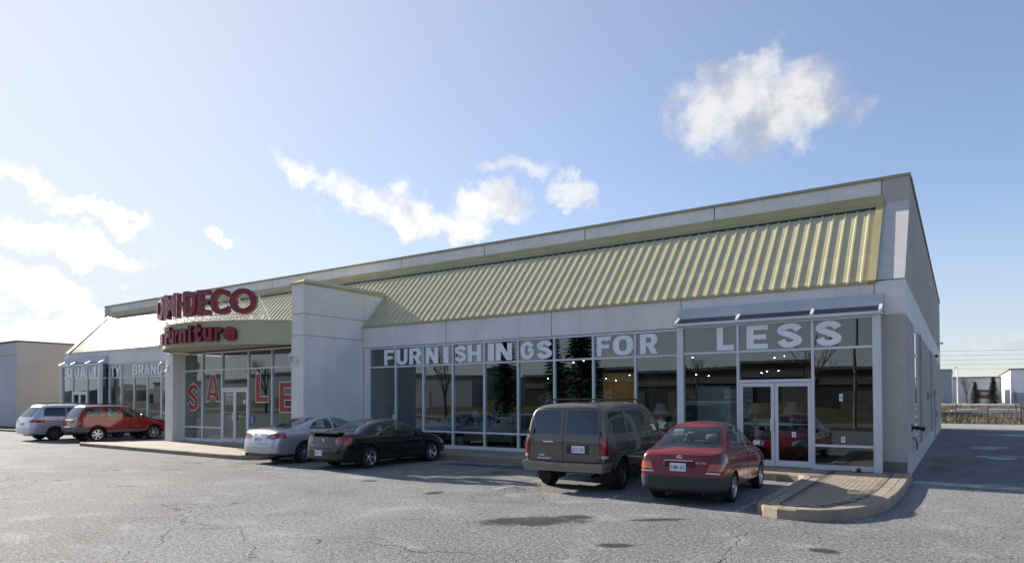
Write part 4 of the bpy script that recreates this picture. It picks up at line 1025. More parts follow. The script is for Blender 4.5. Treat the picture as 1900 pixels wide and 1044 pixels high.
class Car:
    def __init__(s, name, st, prof, paint_m, label, group, loc, rz, wheels, wr):
        s.t = thing(name, (0, 0, 0), label, {'van': 'van'}.get(name, 'car'), group)
        s.st = st; s.paint = paint_m; s.loc = loc; s.rz = rz; s.wx = wheels; s.wr = wr
        s.W = max(q[2] for q in st); s.L = st[-1][0]
        me = cage_mesh(st, prof)
        s.bm = bmesh.new(); s.bm.from_mesh(me)
        s.bm.normal_update()
        s.bvh = BVHTree.FromBMesh(s.bm)
    # -- surface probes
    def side(s, x, z, sg=-1):
        h = s.bvh.ray_cast(Vector((x, sg * 4, z)), Vector((0, -sg, 0)))
        return h[0], h[1]
    def rear(s, y, z):
        h = s.bvh.ray_cast(Vector((-3, y, z)), Vector((1, 0, 0))); return h[0], h[1]
    def front(s, y, z):
        h = s.bvh.ray_cast(Vector((s.L + 3, y, z)), Vector((-1, 0, 0))); return h[0], h[1]
    def top(s, x, y):
        h = s.bvh.ray_cast(Vector((x, y, 4)), Vector((0, 0, -1))); return h[0], h[1]
    # -- cut a convex outline out of the skin and hand back those faces as a mesh
    def cut(s, poly, view, cond, offset=0.0, keep=True, thick=0.0):
        bm = s.bm
        area = sum(a[0] * b[1] - b[0] * a[1] for a, b in zip(poly, poly[1:] + poly[:1]))
        if area < 0: poly = poly[::-1]
        u0, u1 = min(p[0] for p in poly), max(p[0] for p in poly); v0, v1 = min(p[1] for p in poly), max(p[1] for p in poly)
        ui = 0 if view == 'side' else 1
        vi = 1 if view == 'top' else 2
        if view == 'top': ui = 0
        fs = []
        for f in bm.faces:
            us = [v.co[ui] for v in f.verts]; vs = [v.co[vi] for v in f.verts]
            if max(us) < u0 or min(us) > u1 or max(vs) < v0 or min(vs) > v1: continue
            if cond(f.calc_center_median(), f.normal): fs.append(f)
        for a, b in zip(poly, poly[1:] + poly[:1]):
            n2 = (b[1] - a[1], a[0] - b[0])
            co = [0, 0, 0]; no = [0, 0, 0]; co[ui], co[vi] = a; no[ui], no[vi] = n2
            co, no = Vector(co), Vector(no)
            if no.length < 1e-9: continue
            no.normalize()
            es = {e for f in fs for e in f.edges}; vv = {v for f in fs for v in f.verts}
            res = bmesh.ops.bisect_plane(bm, geom=list(vv) + list(es) + fs, dist=1e-5, plane_co=co, plane_no=no)
            cand = set(fs) | {g for g in res['geom'] if isinstance(g, bmesh.types.BMFace)}
            fs = [f for f in cand if f.is_valid and (f.calc_center_median() - co).dot(no) < 0]
        if not fs: return None
        out = None
        if keep:
            bm.normal_update()
            nb = bmesh.new(); mp = {}
            for f in fs:
                q = []
                for v in f.verts:
                    if v not in mp: mp[v] = nb.verts.new(v.co + v.normal * offset)
                    q.append(mp[v])
                try: nf = nb.faces.new(q); nf.smooth = True
                except ValueError: pass
            if thick:
                nb.normal_update()
                bd = [e for e in nb.edges if e.is_boundary]
                ex = bmesh.ops.extrude_edge_only(nb, edges=bd)
                inv = {v2: v1 for v1, v2 in mp.items()}
                for v in [g for g in ex['geom'] if isinstance(g, bmesh.types.BMVert)]:
                    pass
                nrm = {}
                for e in bd:
                    for v in e.verts: nrm[tuple(round(c, 5) for c in v.co)] = v.normal.copy()
                for v in [g for g in ex['geom'] if isinstance(g, bmesh.types.BMVert)]:
                    k = tuple(round(c, 5) for c in v.co)
                    if k in nrm: v.co -= nrm[k] * thick
            out = bpy.data.meshes.new('panel'); nb.to_mesh(out); nb.free()
        bmesh.ops.delete(bm, geom=[f for f in fs if f.is_valid], context='FACES')
        return out
    def panel(s, name, poly, view, cond, m, offset=0.0, parent=None, thick=0.0, label=None):
        me = s.cut(poly, view, cond, offset, True, thick)
        if me is None: return None
        me.name = name; me.materials.append(m)
        if thick: me.set_sharp_from_angle(angle=R(50))
        o = link(name, me, parent or s.t)
        if label: o['label'] = label
        return o
    def both(s, name, poly, m, offset=-0.004, zmin=None, thick=0.0, ny=0.15, xr=None):
        """a side panel on the right and its mirror on the left"""
        r = []
        for sg in (-1, 1):
            r.append(s.panel(name, poly, 'side', lambda c, n, sg=sg: c.y * sg > 0.1 and n.y * sg > ny and (zmin is None or c.z > zmin), m, offset, None, thick))
        return r
    def seam(s, pts, where='side', r=0.0045, m=None, name='panel_gap', sgs=(-1, 1)):
        for sg in (sgs if where == 'side' else (0,)):
            P = []
            for (a0, b0), (a1, b1) in zip(pts, pts[1:]):
                n = max(2, int(math.hypot(a1 - a0, b1 - b0) / 0.07))
                for i in range(n + 1):
                    a, b = a0 + (a1 - a0) * i / n, b0 + (b1 - b0) * i / n
                    h = s.side(a, b, sg) if where == 'side' else s.rear(a, b) if where == 'rear' else s.top(a, b)
                    if h[0] is not None and (not P or (h[0] - P[-1]).length > 1e-3): P.append(h[0] + h[1] * (-0.0015))
            if len(P) > 1: MB().path(P, r, 5).build(name, m or M_SEAM, s.t)
    def wheel_arches(s, gap=0.055):
        for wx in s.wx:
            rr = s.wr + gap
            poly = [(wx + rr * math.cos(2 * math.pi * i / 30), s.wr + rr * math.sin(2 * math.pi * i / 30)) for i in range(30)]
            for sg in (-1, 1):
                s.cut(poly, 'side', lambda c, n, sg=sg: c.y * sg > s.W * .55, keep=False)
                mb = MB(); n = 22; yo, yi = sg * (s.side(wx + rr * .8, s.wr + rr * .8, sg)[0].y * sg if s.side(wx + rr * .8, s.wr + rr * .8, sg)[0] else s.W) , sg * (s.W - 0.36)
                yo = yo - sg * 0.03
                v = []
                for i in range(n + 1):
                    a = R(-25 + 230 * i / n); v += [(wx + rr * 1.01 * math.cos(a), y, s.wr + rr * 1.01 * math.sin(a)) for y in (yo, yi)]
                mb.add(v, [(2 * i, 2 * i + 1, 2 * i + 3, 2 * i + 2) for i in range(n)], True)
                mb.add([v[2 * i + 1] for i in range(n + 1)], [tuple(range(n + 1))])
                mb.build('wheel_well', M_UNDER, s.t)
    def wheels(s, spokes=5, rim=0.64, rm=None, sw=0.11, twin=False, width=0.2, dish=0.0, cover=False):
        rm = rm or M_RIM; r = s.wr; q = rim * r; h = width / 2
        ty = MB().lathe([(q, -h * .9), (q * 1.06, -h), (r * .88, -h * 1.08), (r * .97, -h * .98), (r, -h * .75), (r, h * .75), (r * .97, h * .98), (r * .88, h * 1.08), (q * 1.06, h), (q, h * .9)], (0, 0, 0), 'y', 32).mesh('tyre', M_TYRE)
        mb = MB().lathe([(q * 1.0, -h * .92), (q * 1.015, -h * 1.0), (q * .97, -h * 1.0), (q * .90, -h * .75), (q * .88, h * .8), (q, h * .9)], (0, 0, 0), 'y', 32)
        mb.lathe([(0.0, -h * (.92 - dish)), (0.035, -h * (.92 - dish)), (0.05, -h * (.85 - dish)), (0.07, -h * (.7 - dish)), (0.07, h * .2)], (0, 0, 0), 'y', 16)
        for k in range(spokes):
            for off in ((-.14, .14) if twin else (0,)):
                a = 2 * math.pi * k / spokes + off + math.pi / 2
                d = Vector((math.cos(a), 0, math.sin(a))); e = Vector((-math.sin(a), 0, math.cos(a)))
                w0 = sw * .5 * (0.6 if twin else 1); w1 = w0 * (1.0 if not cover else 1.5)
                p = []
                for rad, w, yy in ((0.05, w0, -h * (.8 - dish)), (q * .95, w1, -h * .80)):
                    for sgn in (-1, 1):
                        p += [d * rad + e * sgn * w * .5 + Vector((0, yy, 0)), d * rad + e * sgn * w * .5 + Vector((0, yy + .03, 0))]
                mb.add(p, [(0, 2, 6, 4), (1, 5, 7, 3), (0, 4, 5, 1), (2, 3, 7, 6), (4, 6, 7, 5), (0, 1, 3, 2)])
        ri = mb.mesh('rim', rm)
        hub = MB().lathe([(0, -h * .35), (q * .86, -h * .35), (q * .86, -h * .2), (0, -h * .2)], (0, 0, 0), 'y', 24).mesh('wheel', M_DISC)
        for wx in s.wx:
            for sg in (-1, 1):
                w = link('wheel', hub); w.parent = s.t; w.location = (wx, sg * (s.W - h * 1.15 - 0.015), r); w.rotation_euler = (0, random.uniform(0, 1.2), 0) if sg < 0 else (0, random.uniform(0, 1.2), math.pi)
                for nm, me in (('tyre', ty), ('rim', ri)):
                    o = link(nm, me); o.parent = w
    def box(s, name, m, b, bev=0.01, parent=None):
        return MB().bbox(*b, bev).build(name, m, parent or s.t)
    def seats(s, rows, m, head=True):
        """rows: (x of seat back, cushion z, list of y centres, seat width)"""
        for x, z, ys, w in rows:
            for y in ys:
                o = MB().prism([(x - .02, z), (x + .48, z + .02), (x + .50, z + .14), (x + .12, z + .16), (x - .06, z + .66), (x - .16, z + .68), (x - .14, z + .1)], 'y', y - w / 2, y + w / 2).build('seat', m, s.t)
                if head:
                    for hy in ((y,) if w < 0.8 else (y - w * .3, y + w * .3)):
                        MB().lathe([(0, -.13), (.06, -.125), (.085, -.08), (.09, 0), (.085, .08), (.06, .125), (0, .13)], (x - .12, hy, z + .79), 'y', 12).build('headrest', m, o)
    def mirror(s, x, z, m, w=0.20, h=0.14):
        for sg in (-1, 1):
            p = s.side(x, z, sg)[0]
            o = MB().bbox(x - .05, x + .07, p.y + sg * .04 - (w if sg < 0 else 0), p.y + sg * .04 + (w if sg > 0 else 0), z - h / 2, z + h / 2, .03).build('door_mirror', m, s.t)
            MB().bbox(x - .02, x + .04, min(p.y - sg * .03, p.y + sg * .06), max(p.y - sg * .03, p.y + sg * .06), z - h * .45, z - h * .1, .01).build('mirror_arm', m, o)
            y0, y1 = sorted((p.y + sg * .055, p.y + sg * (.025 + w)))
            MB().box(x - .053, x - .0505, y0, y1, z - h * .38, z + h * .38).build('mirror_glass', M_MIRGLASS, o)
    def plate(s, y, z, txt, w=0.30, h=0.15, dx=0.012, frame=None):
        p = s.rear(y, z)[0]; x = p.x - dx
        q = [s.rear(y + a, z + b)[0].x for a in (-w / 2, w / 2) for b in (-h / 2, h / 2)]
        x = min(q) - 0.006
        o = MB().box(x - .004, x + .03, y - w / 2, y + w / 2, z - h / 2, z + h / 2).build('licence_plate', M_PLATE, s.t)
        n = len(txt); cw = (w * .86) / n
        for i, ch in enumerate(txt):
            a = y + w * .43 - i * cw
            if ch == ' ': continue
            letter_mb(ch, lambda u, v: (x - .006, a - cw * .1 - cw * .8 * u, z - h * .28 + h * .5 * v), None, 0.01).build('character', M_PLATE_INK, o)
    def handle(s, x, z, m, l=0.2):
        for sg in (-1, 1):
            p = s.side(x, z, sg)[0]; y0, y1 = sorted((p.y - sg * .01, p.y + sg * .022))
            MB().bbox(x - l / 2, x + l / 2, y0, y1, z - .016, z + .016, .008).build('door_handle', m, s.t)
    def finish(s, body_name='body'):
        bm = s.bm
        bmesh.ops.delete(bm, geom=[v for v in bm.verts if not v.link_faces], context='VERTS')
        bm.normal_update()
        lb = bm.copy()
        for v in lb.verts: v.co = v.co - v.normal * 0.022
        bmesh.ops.reverse_faces(lb, faces=lb.faces)
        for f in lb.faces: f.smooth = True
        lm = bpy.data.meshes.new('interior_trim'); lb.to_mesh(lm); lb.free(); lm.materials.append(M_LINER)
        link('interior_trim', lm, s.t)
        for f in bm.faces: f.smooth = True
        me = bpy.data.meshes.new(body_name); bm.to_mesh(me); bm.free(); me.materials.append(s.paint)
        link(body_name, me, s.t)
        # floor pan and a dashboard
        s.box('floor_pan', M_UNDER, (0.3, s.L - .3, -s.W * .72, s.W * .72, s.st[3][1] - .03, s.st[3][1] + .06), .02)
        s.t.rotation_euler.z = s.rz
        s.t.location = s.loc
def rr_loc(px, py, rz, xw, w):
    """origin (rear end, centre line) from the ground contact of the rear right wheel"""
    v = Matrix.Rotation(rz, 2) @ Vector((xw, -w)); return (px - v.x, py - v.y, 0)
sm = lambda a, b, x: (lambda t: t * t * (3 - 2 * t))(max(0.0, min(1.0, (x - a) / (b - a))))
def rear_glass(c, n): return c.x < 1.9 and n.x < -0.12 and n.z > -.2
PARK = 'cars parked nose-in along the storefront'

# ---- red compact sedan with black bumpers
rz = R(90 + 2.0)
st = [(0.00, .30, .66, .92, .58, .95, .42), (0.05, .25, .78, .97, .70, 1.00, .52), (0.24, .22, .82, 1.00, .735, 1.04, .58), (0.46, .22, .828, 1.015, .75, 1.065, .60), (0.56, .22, .83, 1.01, .755, 1.12, .60), (1.12, .22, .83, .99, .765, 1.49, .55), (1.75, .22, .83, .97, .77, 1.525, .56), (2.38, .22, .83, .94, .77, 1.49, .555), (3.12, .22, .825, .93, .75, .985, .62), (3.60, .22, .81, .86, .70, .90, .52), (3.95, .23, .76, .76, .62, .78, .45), (4.12, .25, .66, .66, .5, .66, .35), (4.19, .30, .5, .58, .4, .58, .25)]
c = Car('sedan', st, lambda z: .10 * sm(.5, .95, z) + .05 * sm(.95, 1.0, z), paint('deep_red_paint', (0.17, 0.004, 0.009), dirty=.5), 'small dark red sedan with black bumpers parked beside the paver island', PARK, rr_loc(-2.52, -5.92, rz, .90, .80), rz, (.90, 3.27), .288)
c.wheel_arches(.045)
c.panel('rear_bumper', [(-1, 0), (.46, 0), (.46, .54), (-1, .54)], 'side', lambda p, n: p.x < .7 and p.z > .2, M_PLASTIC, .012, thick=.02)
c.panel('rear_window', [(-.60, 1.06), (.60, 1.06), (.60, 1.10), (.49, 1.40), (.42, 1.425), (-.42, 1.425), (-.49, 1.40), (-.60, 1.10)], 'end', lambda p, n: rear_glass(p, n) and p.x > .40, G_CAR, -.003)
c.panel('windscreen', [(-.62, 1.0), (.62, 1.0), (.50, 1.40), (-.50, 1.40)], 'end', lambda p, n: p.x > 2.2 and n.x > .15, G_CAR, -.003)
c.both('front_window', [(1.98, 1.02), (2.92, 1.00), (2.86, 1.06), (2.42, 1.36), (2.28, 1.405), (1.98, 1.42)], G_CAR, -.004)
c.both('rear_side_window', [(1.20, 1.04), (1.90, 1.02), (1.90, 1.42), (1.45, 1.41), (1.26, 1.33), (1.10, 1.14)], G_CAR, -.004)
for sg in (-1, 1):
    tl = lambda p, n: p.x < .75 and p.y * sg > .3
    pz = [(sg * .56, .79), (sg * .95, .79), (sg * .95, .93), (sg * .72, .955), (sg * .64, .93)]
    o = c.panel('tail_lamp', pz, 'end', lambda p, n: tl(p, n) and p.x < .36, M_TL_DARK, .006, thick=.02)
    c.panel('indicator', [(sg * .52, .66), (sg * .95, .66), (sg * .95, .79), (sg * .56, .79)], 'end', lambda p, n: tl(p, n) and p.x < .36, M_TL_ORG, .006, o)
    p = c.rear(sg * .62, .615)[0]
    MB().bbox(p.x - .02, p.x + .1, min(sg * .50, sg * .75), max(sg * .50, sg * .75), .60, .635, .008).build('reflector_bar', M_CHROME, o)
c.panel('headlamp', [(-.75, .62), (-.40, .58), (-.40, .70), (-.70, .80)], 'end', lambda p, n: p.x > 3.5 and n.x > .1, M_HL, .004)
c.panel('headlamp', [(.75, .62), (.40, .58), (.40, .70), (.70, .80)], 'end', lambda p, n: p.x > 3.5 and n.x > .1, M_HL, .004)
c.seam([(1.95, .30), (1.95, 1.0)]); c.seam([(2.95, .55), (2.98, .96)]); c.seam([(1.30, .62), (1.12, .78), (1.06, 1.0)])
c.seam([(.72, .98), (.60, .56), (-.60, .56), (-.72, .98)], 'rear'); c.handle(1.36, .88, c.paint); c.handle(2.15, .86, c.paint)
c.seam([(.95, 1.0), (2.9, .965)], r=.009, name='belt_moulding')
pr = c.rear(0, .74)[0]
c.box('number_recess', mat('recess_red', (.07, .004, .006), .5), (pr.x - .004, pr.x + .05, -.30, .30, .63, .82), .01)
c.box('boot_trim', M_CHROME, (pr.x - .02, pr.x + .03, -.27, .27, .825, .845), .006)
c.plate(0.02, .715, 'BJMM 430')
p = c.rear(0.0, .90)[0]
mb = MB()
for rx, ry in ((.055, .036), (.02, .034), (.036, .015)):
    pts = [Vector((p.x - .012, rx * math.cos(a * .3927), .90 + ry * math.sin(a * .3927))) for a in range(17)]; mb.path(pts, .005, 5)
mb.build('badge', M_CHROME, c.t)
for i, ch in enumerate('ECHO'):
    q = c.rear(-.33 - i * .05, .80)[0]; a = -.31 - i * .05
    letter_mb(ch, lambda u, v: (q.x - .012, a - .042 * u, .785 + .034 * v), None, .02).build('badge_letter', M_CHROME, c.t)
c.seats([(2.15, .40, (-.36, .36), .48), (1.15, .42, (0,), 1.2)], M_SEAT)
c.box('parcel_shelf', M_LINER, (.62, 1.05, -.6, .6, .99, 1.01)); c.box('dashboard', M_LINER, (2.75, 3.15, -.66, .66, .72, .94), .05)
c.mirror(2.85, 1.04, c.paint, .17, .13)
c.box('sun_notice', M_PAPER, (.93, .935, .20, .38, 1.27, 1.38), .001)
c.wheels(8, .66, M_RIM, .085, width=.175, cover=True)
MB().tube((.02, -.45, .24), (.3, -.45, .26), .03, n=10).build('exhaust', M_DISC, c.t)
c.finish()

# ---- brown-grey van
rz = R(90 + 3.5)
st = [(0.00, .50, .93, 1.14, .90, 1.80, .74), (0.05, .47, .968, 1.16, .93, 1.86, .79), (0.30, .44, .985, 1.17, .945, 1.905, .81), (1.5, .42, .985, 1.17, .95, 1.925, .82), (2.9, .42, .985, 1.17, .95, 1.915, .82), (3.22, .42, .985, 1.17, .95, 1.88, .81), (4.0, .42, .98, 1.14, .93, 1.21, .76), (4.42, .42, .96, 1.06, .9, 1.10, .7), (4.72, .44, .9, .98, .82, 1.0, .6), (4.80, .48, .84, .9, .75, .92, .5)]
c = Car('van', st, lambda z: .13 * sm(1.0, 1.9, z), paint('pewter_paint', (0.125, 0.112, 0.092), .35, .38), 'brown-grey van with two rear doors and a roof rack', PARK, rr_loc(-5.08, -5.42, rz, 1.02, .955), rz, (1.02, 3.84), .345)
c.wheel_arches(.07)
for sg in (-1, 1):
    c.panel('rear_window', [(sg * .075, 1.24), (sg * .77, 1.24), (sg * .80, 1.28), (sg * .745, 1.70), (sg * .70, 1.74), (sg * .10, 1.75), (sg * .075, 1.72)], 'end', lambda p, n: p.x < .5 and n.x < -.3, G_TINT, -.006)
    c.panel('tail_lamp', [(sg * .835, .80), (sg * 1.1, .80), (sg * 1.1, 1.14), (sg * .835, 1.14)], 'end', lambda p, n: p.x < .17, M_TL_RED, .012, thick=.03)
    c.panel('reverse_lamp', [(sg * .835, .745), (sg * 1.1, .745), (sg * 1.1, .80), (sg * .835, .80)], 'end', lambda p, n: p.x < .17, M_TL_CLR, .012, thick=.03)
    p = c.rear(sg * .82, 1.22)[0]
    for z in (.70, 1.22): MB().tube((p.x - .02, sg * .855, z), (p.x - .02, sg * .855, z + .1), .022, n=8).build('door_hinge', M_BLACK, c.t)
c.both('rear_side_window', [(.34, 1.24), (1.22, 1.24), (1.24, 1.72), (.44, 1.72), (.40, 1.68)], G_TINT, -.006)
c.both('middle_window', [(1.40, 1.24), (2.52, 1.24), (2.50, 1.72), (1.42, 1.72)], G_TINT, -.006)
c.both('front_window', [(2.68, 1.24), (3.72, 1.22), (3.66, 1.28), (3.26, 1.66), (3.16, 1.72), (2.68, 1.72)], G_CAR, -.006)
c.panel('windscreen', [(-.80, 1.24), (.80, 1.24), (.68, 1.78), (-.68, 1.78)], 'end', lambda p, n: p.x > 3.0 and n.x > .2, G_CAR, -.004)
c.seam([(0.0, .62), (0.0, 1.82)], 'rear', .008); c.seam([(.83, .66), (.83, 1.2), (.80, 1.80), (-.80, 1.80), (-.83, 1.2), (-.83, .66), (.83, .66)], 'rear', .007)
c.seam([(1.31, .62), (1.31, 1.80), (2.60, 1.80), (2.60, .50)]); c.seam([(2.64, .50), (2.64, 1.78)]); c.seam([(3.78, .7), (3.80, 1.2)]); c.handle(2.50, 1.06, M_BLACK); c.handle(2.78, 1.06, M_BLACK)
c.seam([(0.30, .80), (3.4, .80)], r=.016, name='side_moulding', m=M_PLASTIC)
bb = MB()
bb.prism([(-.13, -.95), (-.145, 0), (-.13, .95), (.02, 1.0), (.28, .995), (.28, .93), (.05, .92), (.05, -.92), (.28, -.93), (.28, -.995), (.02, -1.0)], 'z', .56, .645)
bb.prism([(-.09, -.93), (-.10, 0), (-.09, .93), (.02, .97), (.28, .97), (.28, .90), (.05, .90), (.05, -.90), (.28, -.90), (.28, -.97), (.02, -.97)], 'z', .455, .557)
M_BMP = mat('beige_painted_bumper', (0.21, 0.195, 0.16), .4, metal=.2, var=.08, vs=3, coat=.3)
b_ = bb.build('rear_bumper', M_BMP, c.t); b_['label'] = 'paler beige rear bumper'
c.box('bumper_step', M_PLASTIC, (-.10, .04, -.9, .9, .6465, .655), .002, b_)
c.box('number_recess', M_PLASTIC, (c.rear(-.30, .95)[0].x - .004, c.rear(-.3, .95)[0].x + .05, -.60, -.07, .82, 1.02), .01)
c.plate(-.36, .925, 'BCTK 643', .30, .15)
p = c.rear(.4, 1.06)[0]; c.box('door_grip', M_CHROME, (p.x - .03, p.x + .01, .22, .48, 1.05, 1.085), .01)
p = c.rear(.5, .72)[0]
for y0, y1, z in ((.44, .58, .765), (.30, .62, .70)): c.box('badge', M_CHROME, (p.x - .018, p.x, y0, y1, z, z + .028), .008)
c.seats([(2.75, .62, (-.42, .42), .52), (1.85, .62, (0.1,), 1.2)], M_SEAT_D); c.box('dashboard', M_LINER, (3.4, 3.95, -.8, .8, .85, 1.13), .05)
c.mirror(3.60, 1.32, M_BLACK, .24, .22)
for sg in (-1, 1):
    mb = MB(); y = sg * .62
    mb.path([(.42, y, 1.92), (.55, y, 1.975), (2.75, y, 1.985), (2.9, y, 1.93)], .018)
    mb.build('roof_rail', M_BLACK, c.t)
for x in (.75, 2.2): MB().tube((x, -.62, 1.985), (x, .62, 1.985), .016, n=6).build('roof_bar', M_BLACK, c.t)
c.wheels(5, .60, M_RIM_D, .15, width=.215)
for wx in c.wx:
    for sg in (-1, 1):
        P = []
        for i in range(23):
            a = R(4 + 172 * i / 22); h = c.side(wx + .425 * math.cos(a), .345 + .425 * math.sin(a), sg)[0]
            if h: P.append(h + Vector((0, sg * .004, 0)))
        MB().path(P, .018, 6).build('arch_lip', c.paint, c.t)
MB().tube((-.02, -.62, .34), (.4, -.62, .36), .035, n=10).build('exhaust', M_DISC, c.t)
c.finish()

# ---- black compact sedan
rz = R(90 - 1.5)
st = [(0.00, .30, .70, .90, .62, .93, .44), (0.05, .25, .80, .97, .72, 1.0, .54), (0.24, .22, .855, 1.0, .775, 1.04, .60), (0.52, .22, .865, 1.0, .785, 1.055, .61), (0.66, .21, .865, .99, .79, 1.09, .61), (1.45, .21, .865, .95, .795, 1.39, .555), (2.05, .21, .865, .93, .795, 1.43, .56), (2.62, .21, .865, .92, .795, 1.40, .55), (3.45, .21, .86, .915, .775, .965, .63), (3.98, .21, .84, .83, .72, .87, .54), (4.40, .23, .74, .70, .58, .72, .40), (4.54, .27, .60, .60, .45, .61, .28), (4.58, .32, .46, .52, .34, .53, .2)]
c = Car('sedan', st, lambda z: .09 * sm(.5, .95, z), paint('black_paint', (0.0045, 0.0045, 0.005), 0, .22, dirty=.15), 'black compact sedan with a small boot spoiler', PARK, rr_loc(-13.08, -5.28, rz, 1.05, .835), rz, (1.05, 3.67), .315)
c.wheel_arches(.05)
c.panel('rear_window', [(-.60, 1.06), (.60, 1.06), (.60, 1.10), (.47, 1.335), (.40, 1.36), (-.40, 1.36), (-.47, 1.335), (-.60, 1.10)], 'end', lambda p, n: rear_glass(p, n) and p.x > .5, G_CAR, -.003)
c.panel('windscreen', [(-.62, .99), (.62, .99), (.48, 1.33), (-.48, 1.33)], 'end', lambda p, n: p.x > 2.4 and n.x > .12, G_CAR, -.003)
c.both('front_window', [(2.16, .985), (3.18, .97), (3.10, 1.02), (2.62, 1.29), (2.46, 1.33), (2.16, 1.34)], G_CAR, -.004)
c.both('rear_side_window', [(1.42, 1.0), (2.08, .985), (2.08, 1.34), (1.70, 1.32), (1.52, 1.26), (1.36, 1.10)], G_CAR, -.004)
for sg in (-1, 1):
    o = c.panel('tail_lamp', [(sg * .44, .80), (sg * .60, .71), (sg * 1.0, .73), (sg * 1.0, .94), (sg * .62, .95), (sg * .50, .90)], 'end', lambda p, n: p.x < .36, M_TL_RED, .008, thick=.02)
    p = c.rear(sg * .54, .80)[0]
    MB().lathe([(0, -.014), (.03, -.012), (.04, .0), (.04, .03)], (p.x, sg * .54, .80), 'x', 14).build('reverse_lamp', M_TL_CLR, o)
    c.panel('headlamp', [(sg * .80, .58), (sg * .42, .56), (sg * .42, .66), (sg * .74, .76)], 'end', lambda p, n: p.x > 3.7 and n.x > .1, M_HL, .004)
p = c.top(.14, 0)[0]
MB().prism([(.03, 1.02), (.02, 1.05), (.08, 1.065), (.26, 1.062), (.30, 1.03)], 'y', -.62, .62).build('spoiler', c.paint, c.t)
for sg in (-.5, .5): c.box('spoiler_foot', c.paint, (.10, .2, sg - .05, sg + .05, 1.0, 1.07), .01)
c.seam([(.74, .97), (.50, .93), (.42, .62), (-.42, .62), (-.50, .93), (-.74, .97)], 'rear', .006); c.seam([(-.80, .60), (.80, .60)], 'rear', .006)
c.seam([(2.12, .30), (2.12, .97)]); c.seam([(3.15, .5), (3.2, .93)]); c.seam([(1.50, .6), (1.28, .80), (1.30, .98)]); c.handle(1.56, .86, c.paint); c.handle(2.34, .84, c.paint)
c.plate(.15, .47, 'BLTP 76', .30, .15)
p = c.rear(0, .82)[0]; MB().prism([(-.045, .87), (.045, .87), (0, .74)], 'x', p.x - .014, p.x + .01).build('badge', M_CHROME, c.t)
p = c.rear(.3, .70)[0]; c.box('badge', M_CHROME, (p.x - .012, p.x, .36, .62, .685, .70), .003)
c.seats([(2.30, .36, (-.37, .37), .5), (1.35, .38, (0,), 1.2)], M_SEAT_D); c.box('dashboard', M_LINER, (3.0, 3.45, -.66, .66, .70, .90), .05); c.box('parcel_shelf', M_LINER, (.75, 1.2, -.6, .6, .97, .99))
c.mirror(3.04, 1.03, c.paint, .18, .13)
c.wheels(5, .66, M_CHROME, .12, width=.2, dish=.3)
c.finish()

# ---- silver saloon
rz = R(90 - 2.5)
st = [(0.00, .33, .74, .86, .70, .90, .5), (0.06, .28, .86, .98, .80, 1.02, .62), (0.26, .25, .905, 1.03, .835, 1.08, .67), (0.60, .24, .91, 1.04, .845, 1.10, .67), (0.80, .23, .91, 1.03, .845, 1.15, .65), (1.62, .22, .91, .99, .845, 1.42, .58), (2.25, .22, .91, .97, .845, 1.465, .58), (2.85, .22, .91, .96, .845, 1.43, .57), (3.68, .22, .905, .95, .82, 1.0, .66), (4.25, .22, .88, .87, .76, .91, .56), (4.68, .25, .78, .74, .62, .76, .42), (4.83, .3, .6, .62, .46, .63, .3)]
c = Car('sedan', st, lambda z: .10 * sm(.55, 1.0, z), paint('silver_paint', (0.46, 0.465, 0.50), .55, .30), 'silver mid-size sedan parked at the end of the entrance apron', PARK, rr_loc(-16.08, -5.20, rz, 1.12, .88), rz, (1.12, 3.895), .335)
c.wheel_arches(.05)
c.panel('rear_window', [(-.62, 1.10), (.62, 1.10), (.62, 1.14), (.50, 1.37), (.42, 1.395), (-.42, 1.395), (-.50, 1.37), (-.62, 1.14)], 'end', lambda p, n: rear_glass(p, n) and p.x > .58, G_CAR, -.003)
c.panel('windscreen', [(-.64, 1.04), (.64, 1.04), (.50, 1.36), (-.50, 1.36)], 'end', lambda p, n: p.x > 2.6 and n.x > .12, G_CAR, -.003)
c.both('front_window', [(2.30, 1.03), (3.38, 1.01), (3.28, 1.07), (2.84, 1.32), (2.66, 1.36), (2.30, 1.38)], G_CAR, -.004)
c.both('rear_side_window', [(1.32, 1.06), (2.22, 1.03), (2.22, 1.38), (1.86, 1.355), (1.60, 1.27), (1.34, 1.10)], G_CAR, -.004)
for sg in (-1, 1):
    o = c.panel('tail_lamp', [(sg * .40, .80), (sg * .70, .77), (sg * 1.0, .83), (sg * 1.0, .96), (sg * .72, .955), (sg * .46, .91)], 'end', lambda p, n: p.x < .42, M_TL_RED, .008, thick=.02)
    p, nn = c.rear(sg * .72, .85)
    MB().lathe([(0, -.012), (.034, -.01), (.042, .0), (.042, .03)], (p.x, sg * .72, .85), 'x', 14).build('reverse_lamp', M_TL_CLR, o)
c.seam([(.76, 1.02), (.52, .98), (.42, .64), (-.42, .64), (-.52, .98), (-.76, 1.02)], 'rear', .005); c.seam([(-.84, .62), (.84, .62)], 'rear', .006)
p = c.rear(0, .93)[0]; c.box('boot_trim', M_CHROME, (p.x - .02, p.x + .02, -.36, .36, .918, .94), .006)
c.plate(0, .76, 'AKPV 3', .30, .15)
c.seam([(2.26, .30), (2.26, 1.0)]); c.seam([(3.36, .5), (3.4, .97)]); c.seam([(1.58, .62), (1.36, .84), (1.28, 1.05)]); c.handle(1.62, .90, c.paint); c.handle(2.5, .88, c.paint)
c.seam([(1.36, 1.005), (2.22, .985), (3.3, .97)], r=.008, m=M_CHROME, name='belt_moulding')
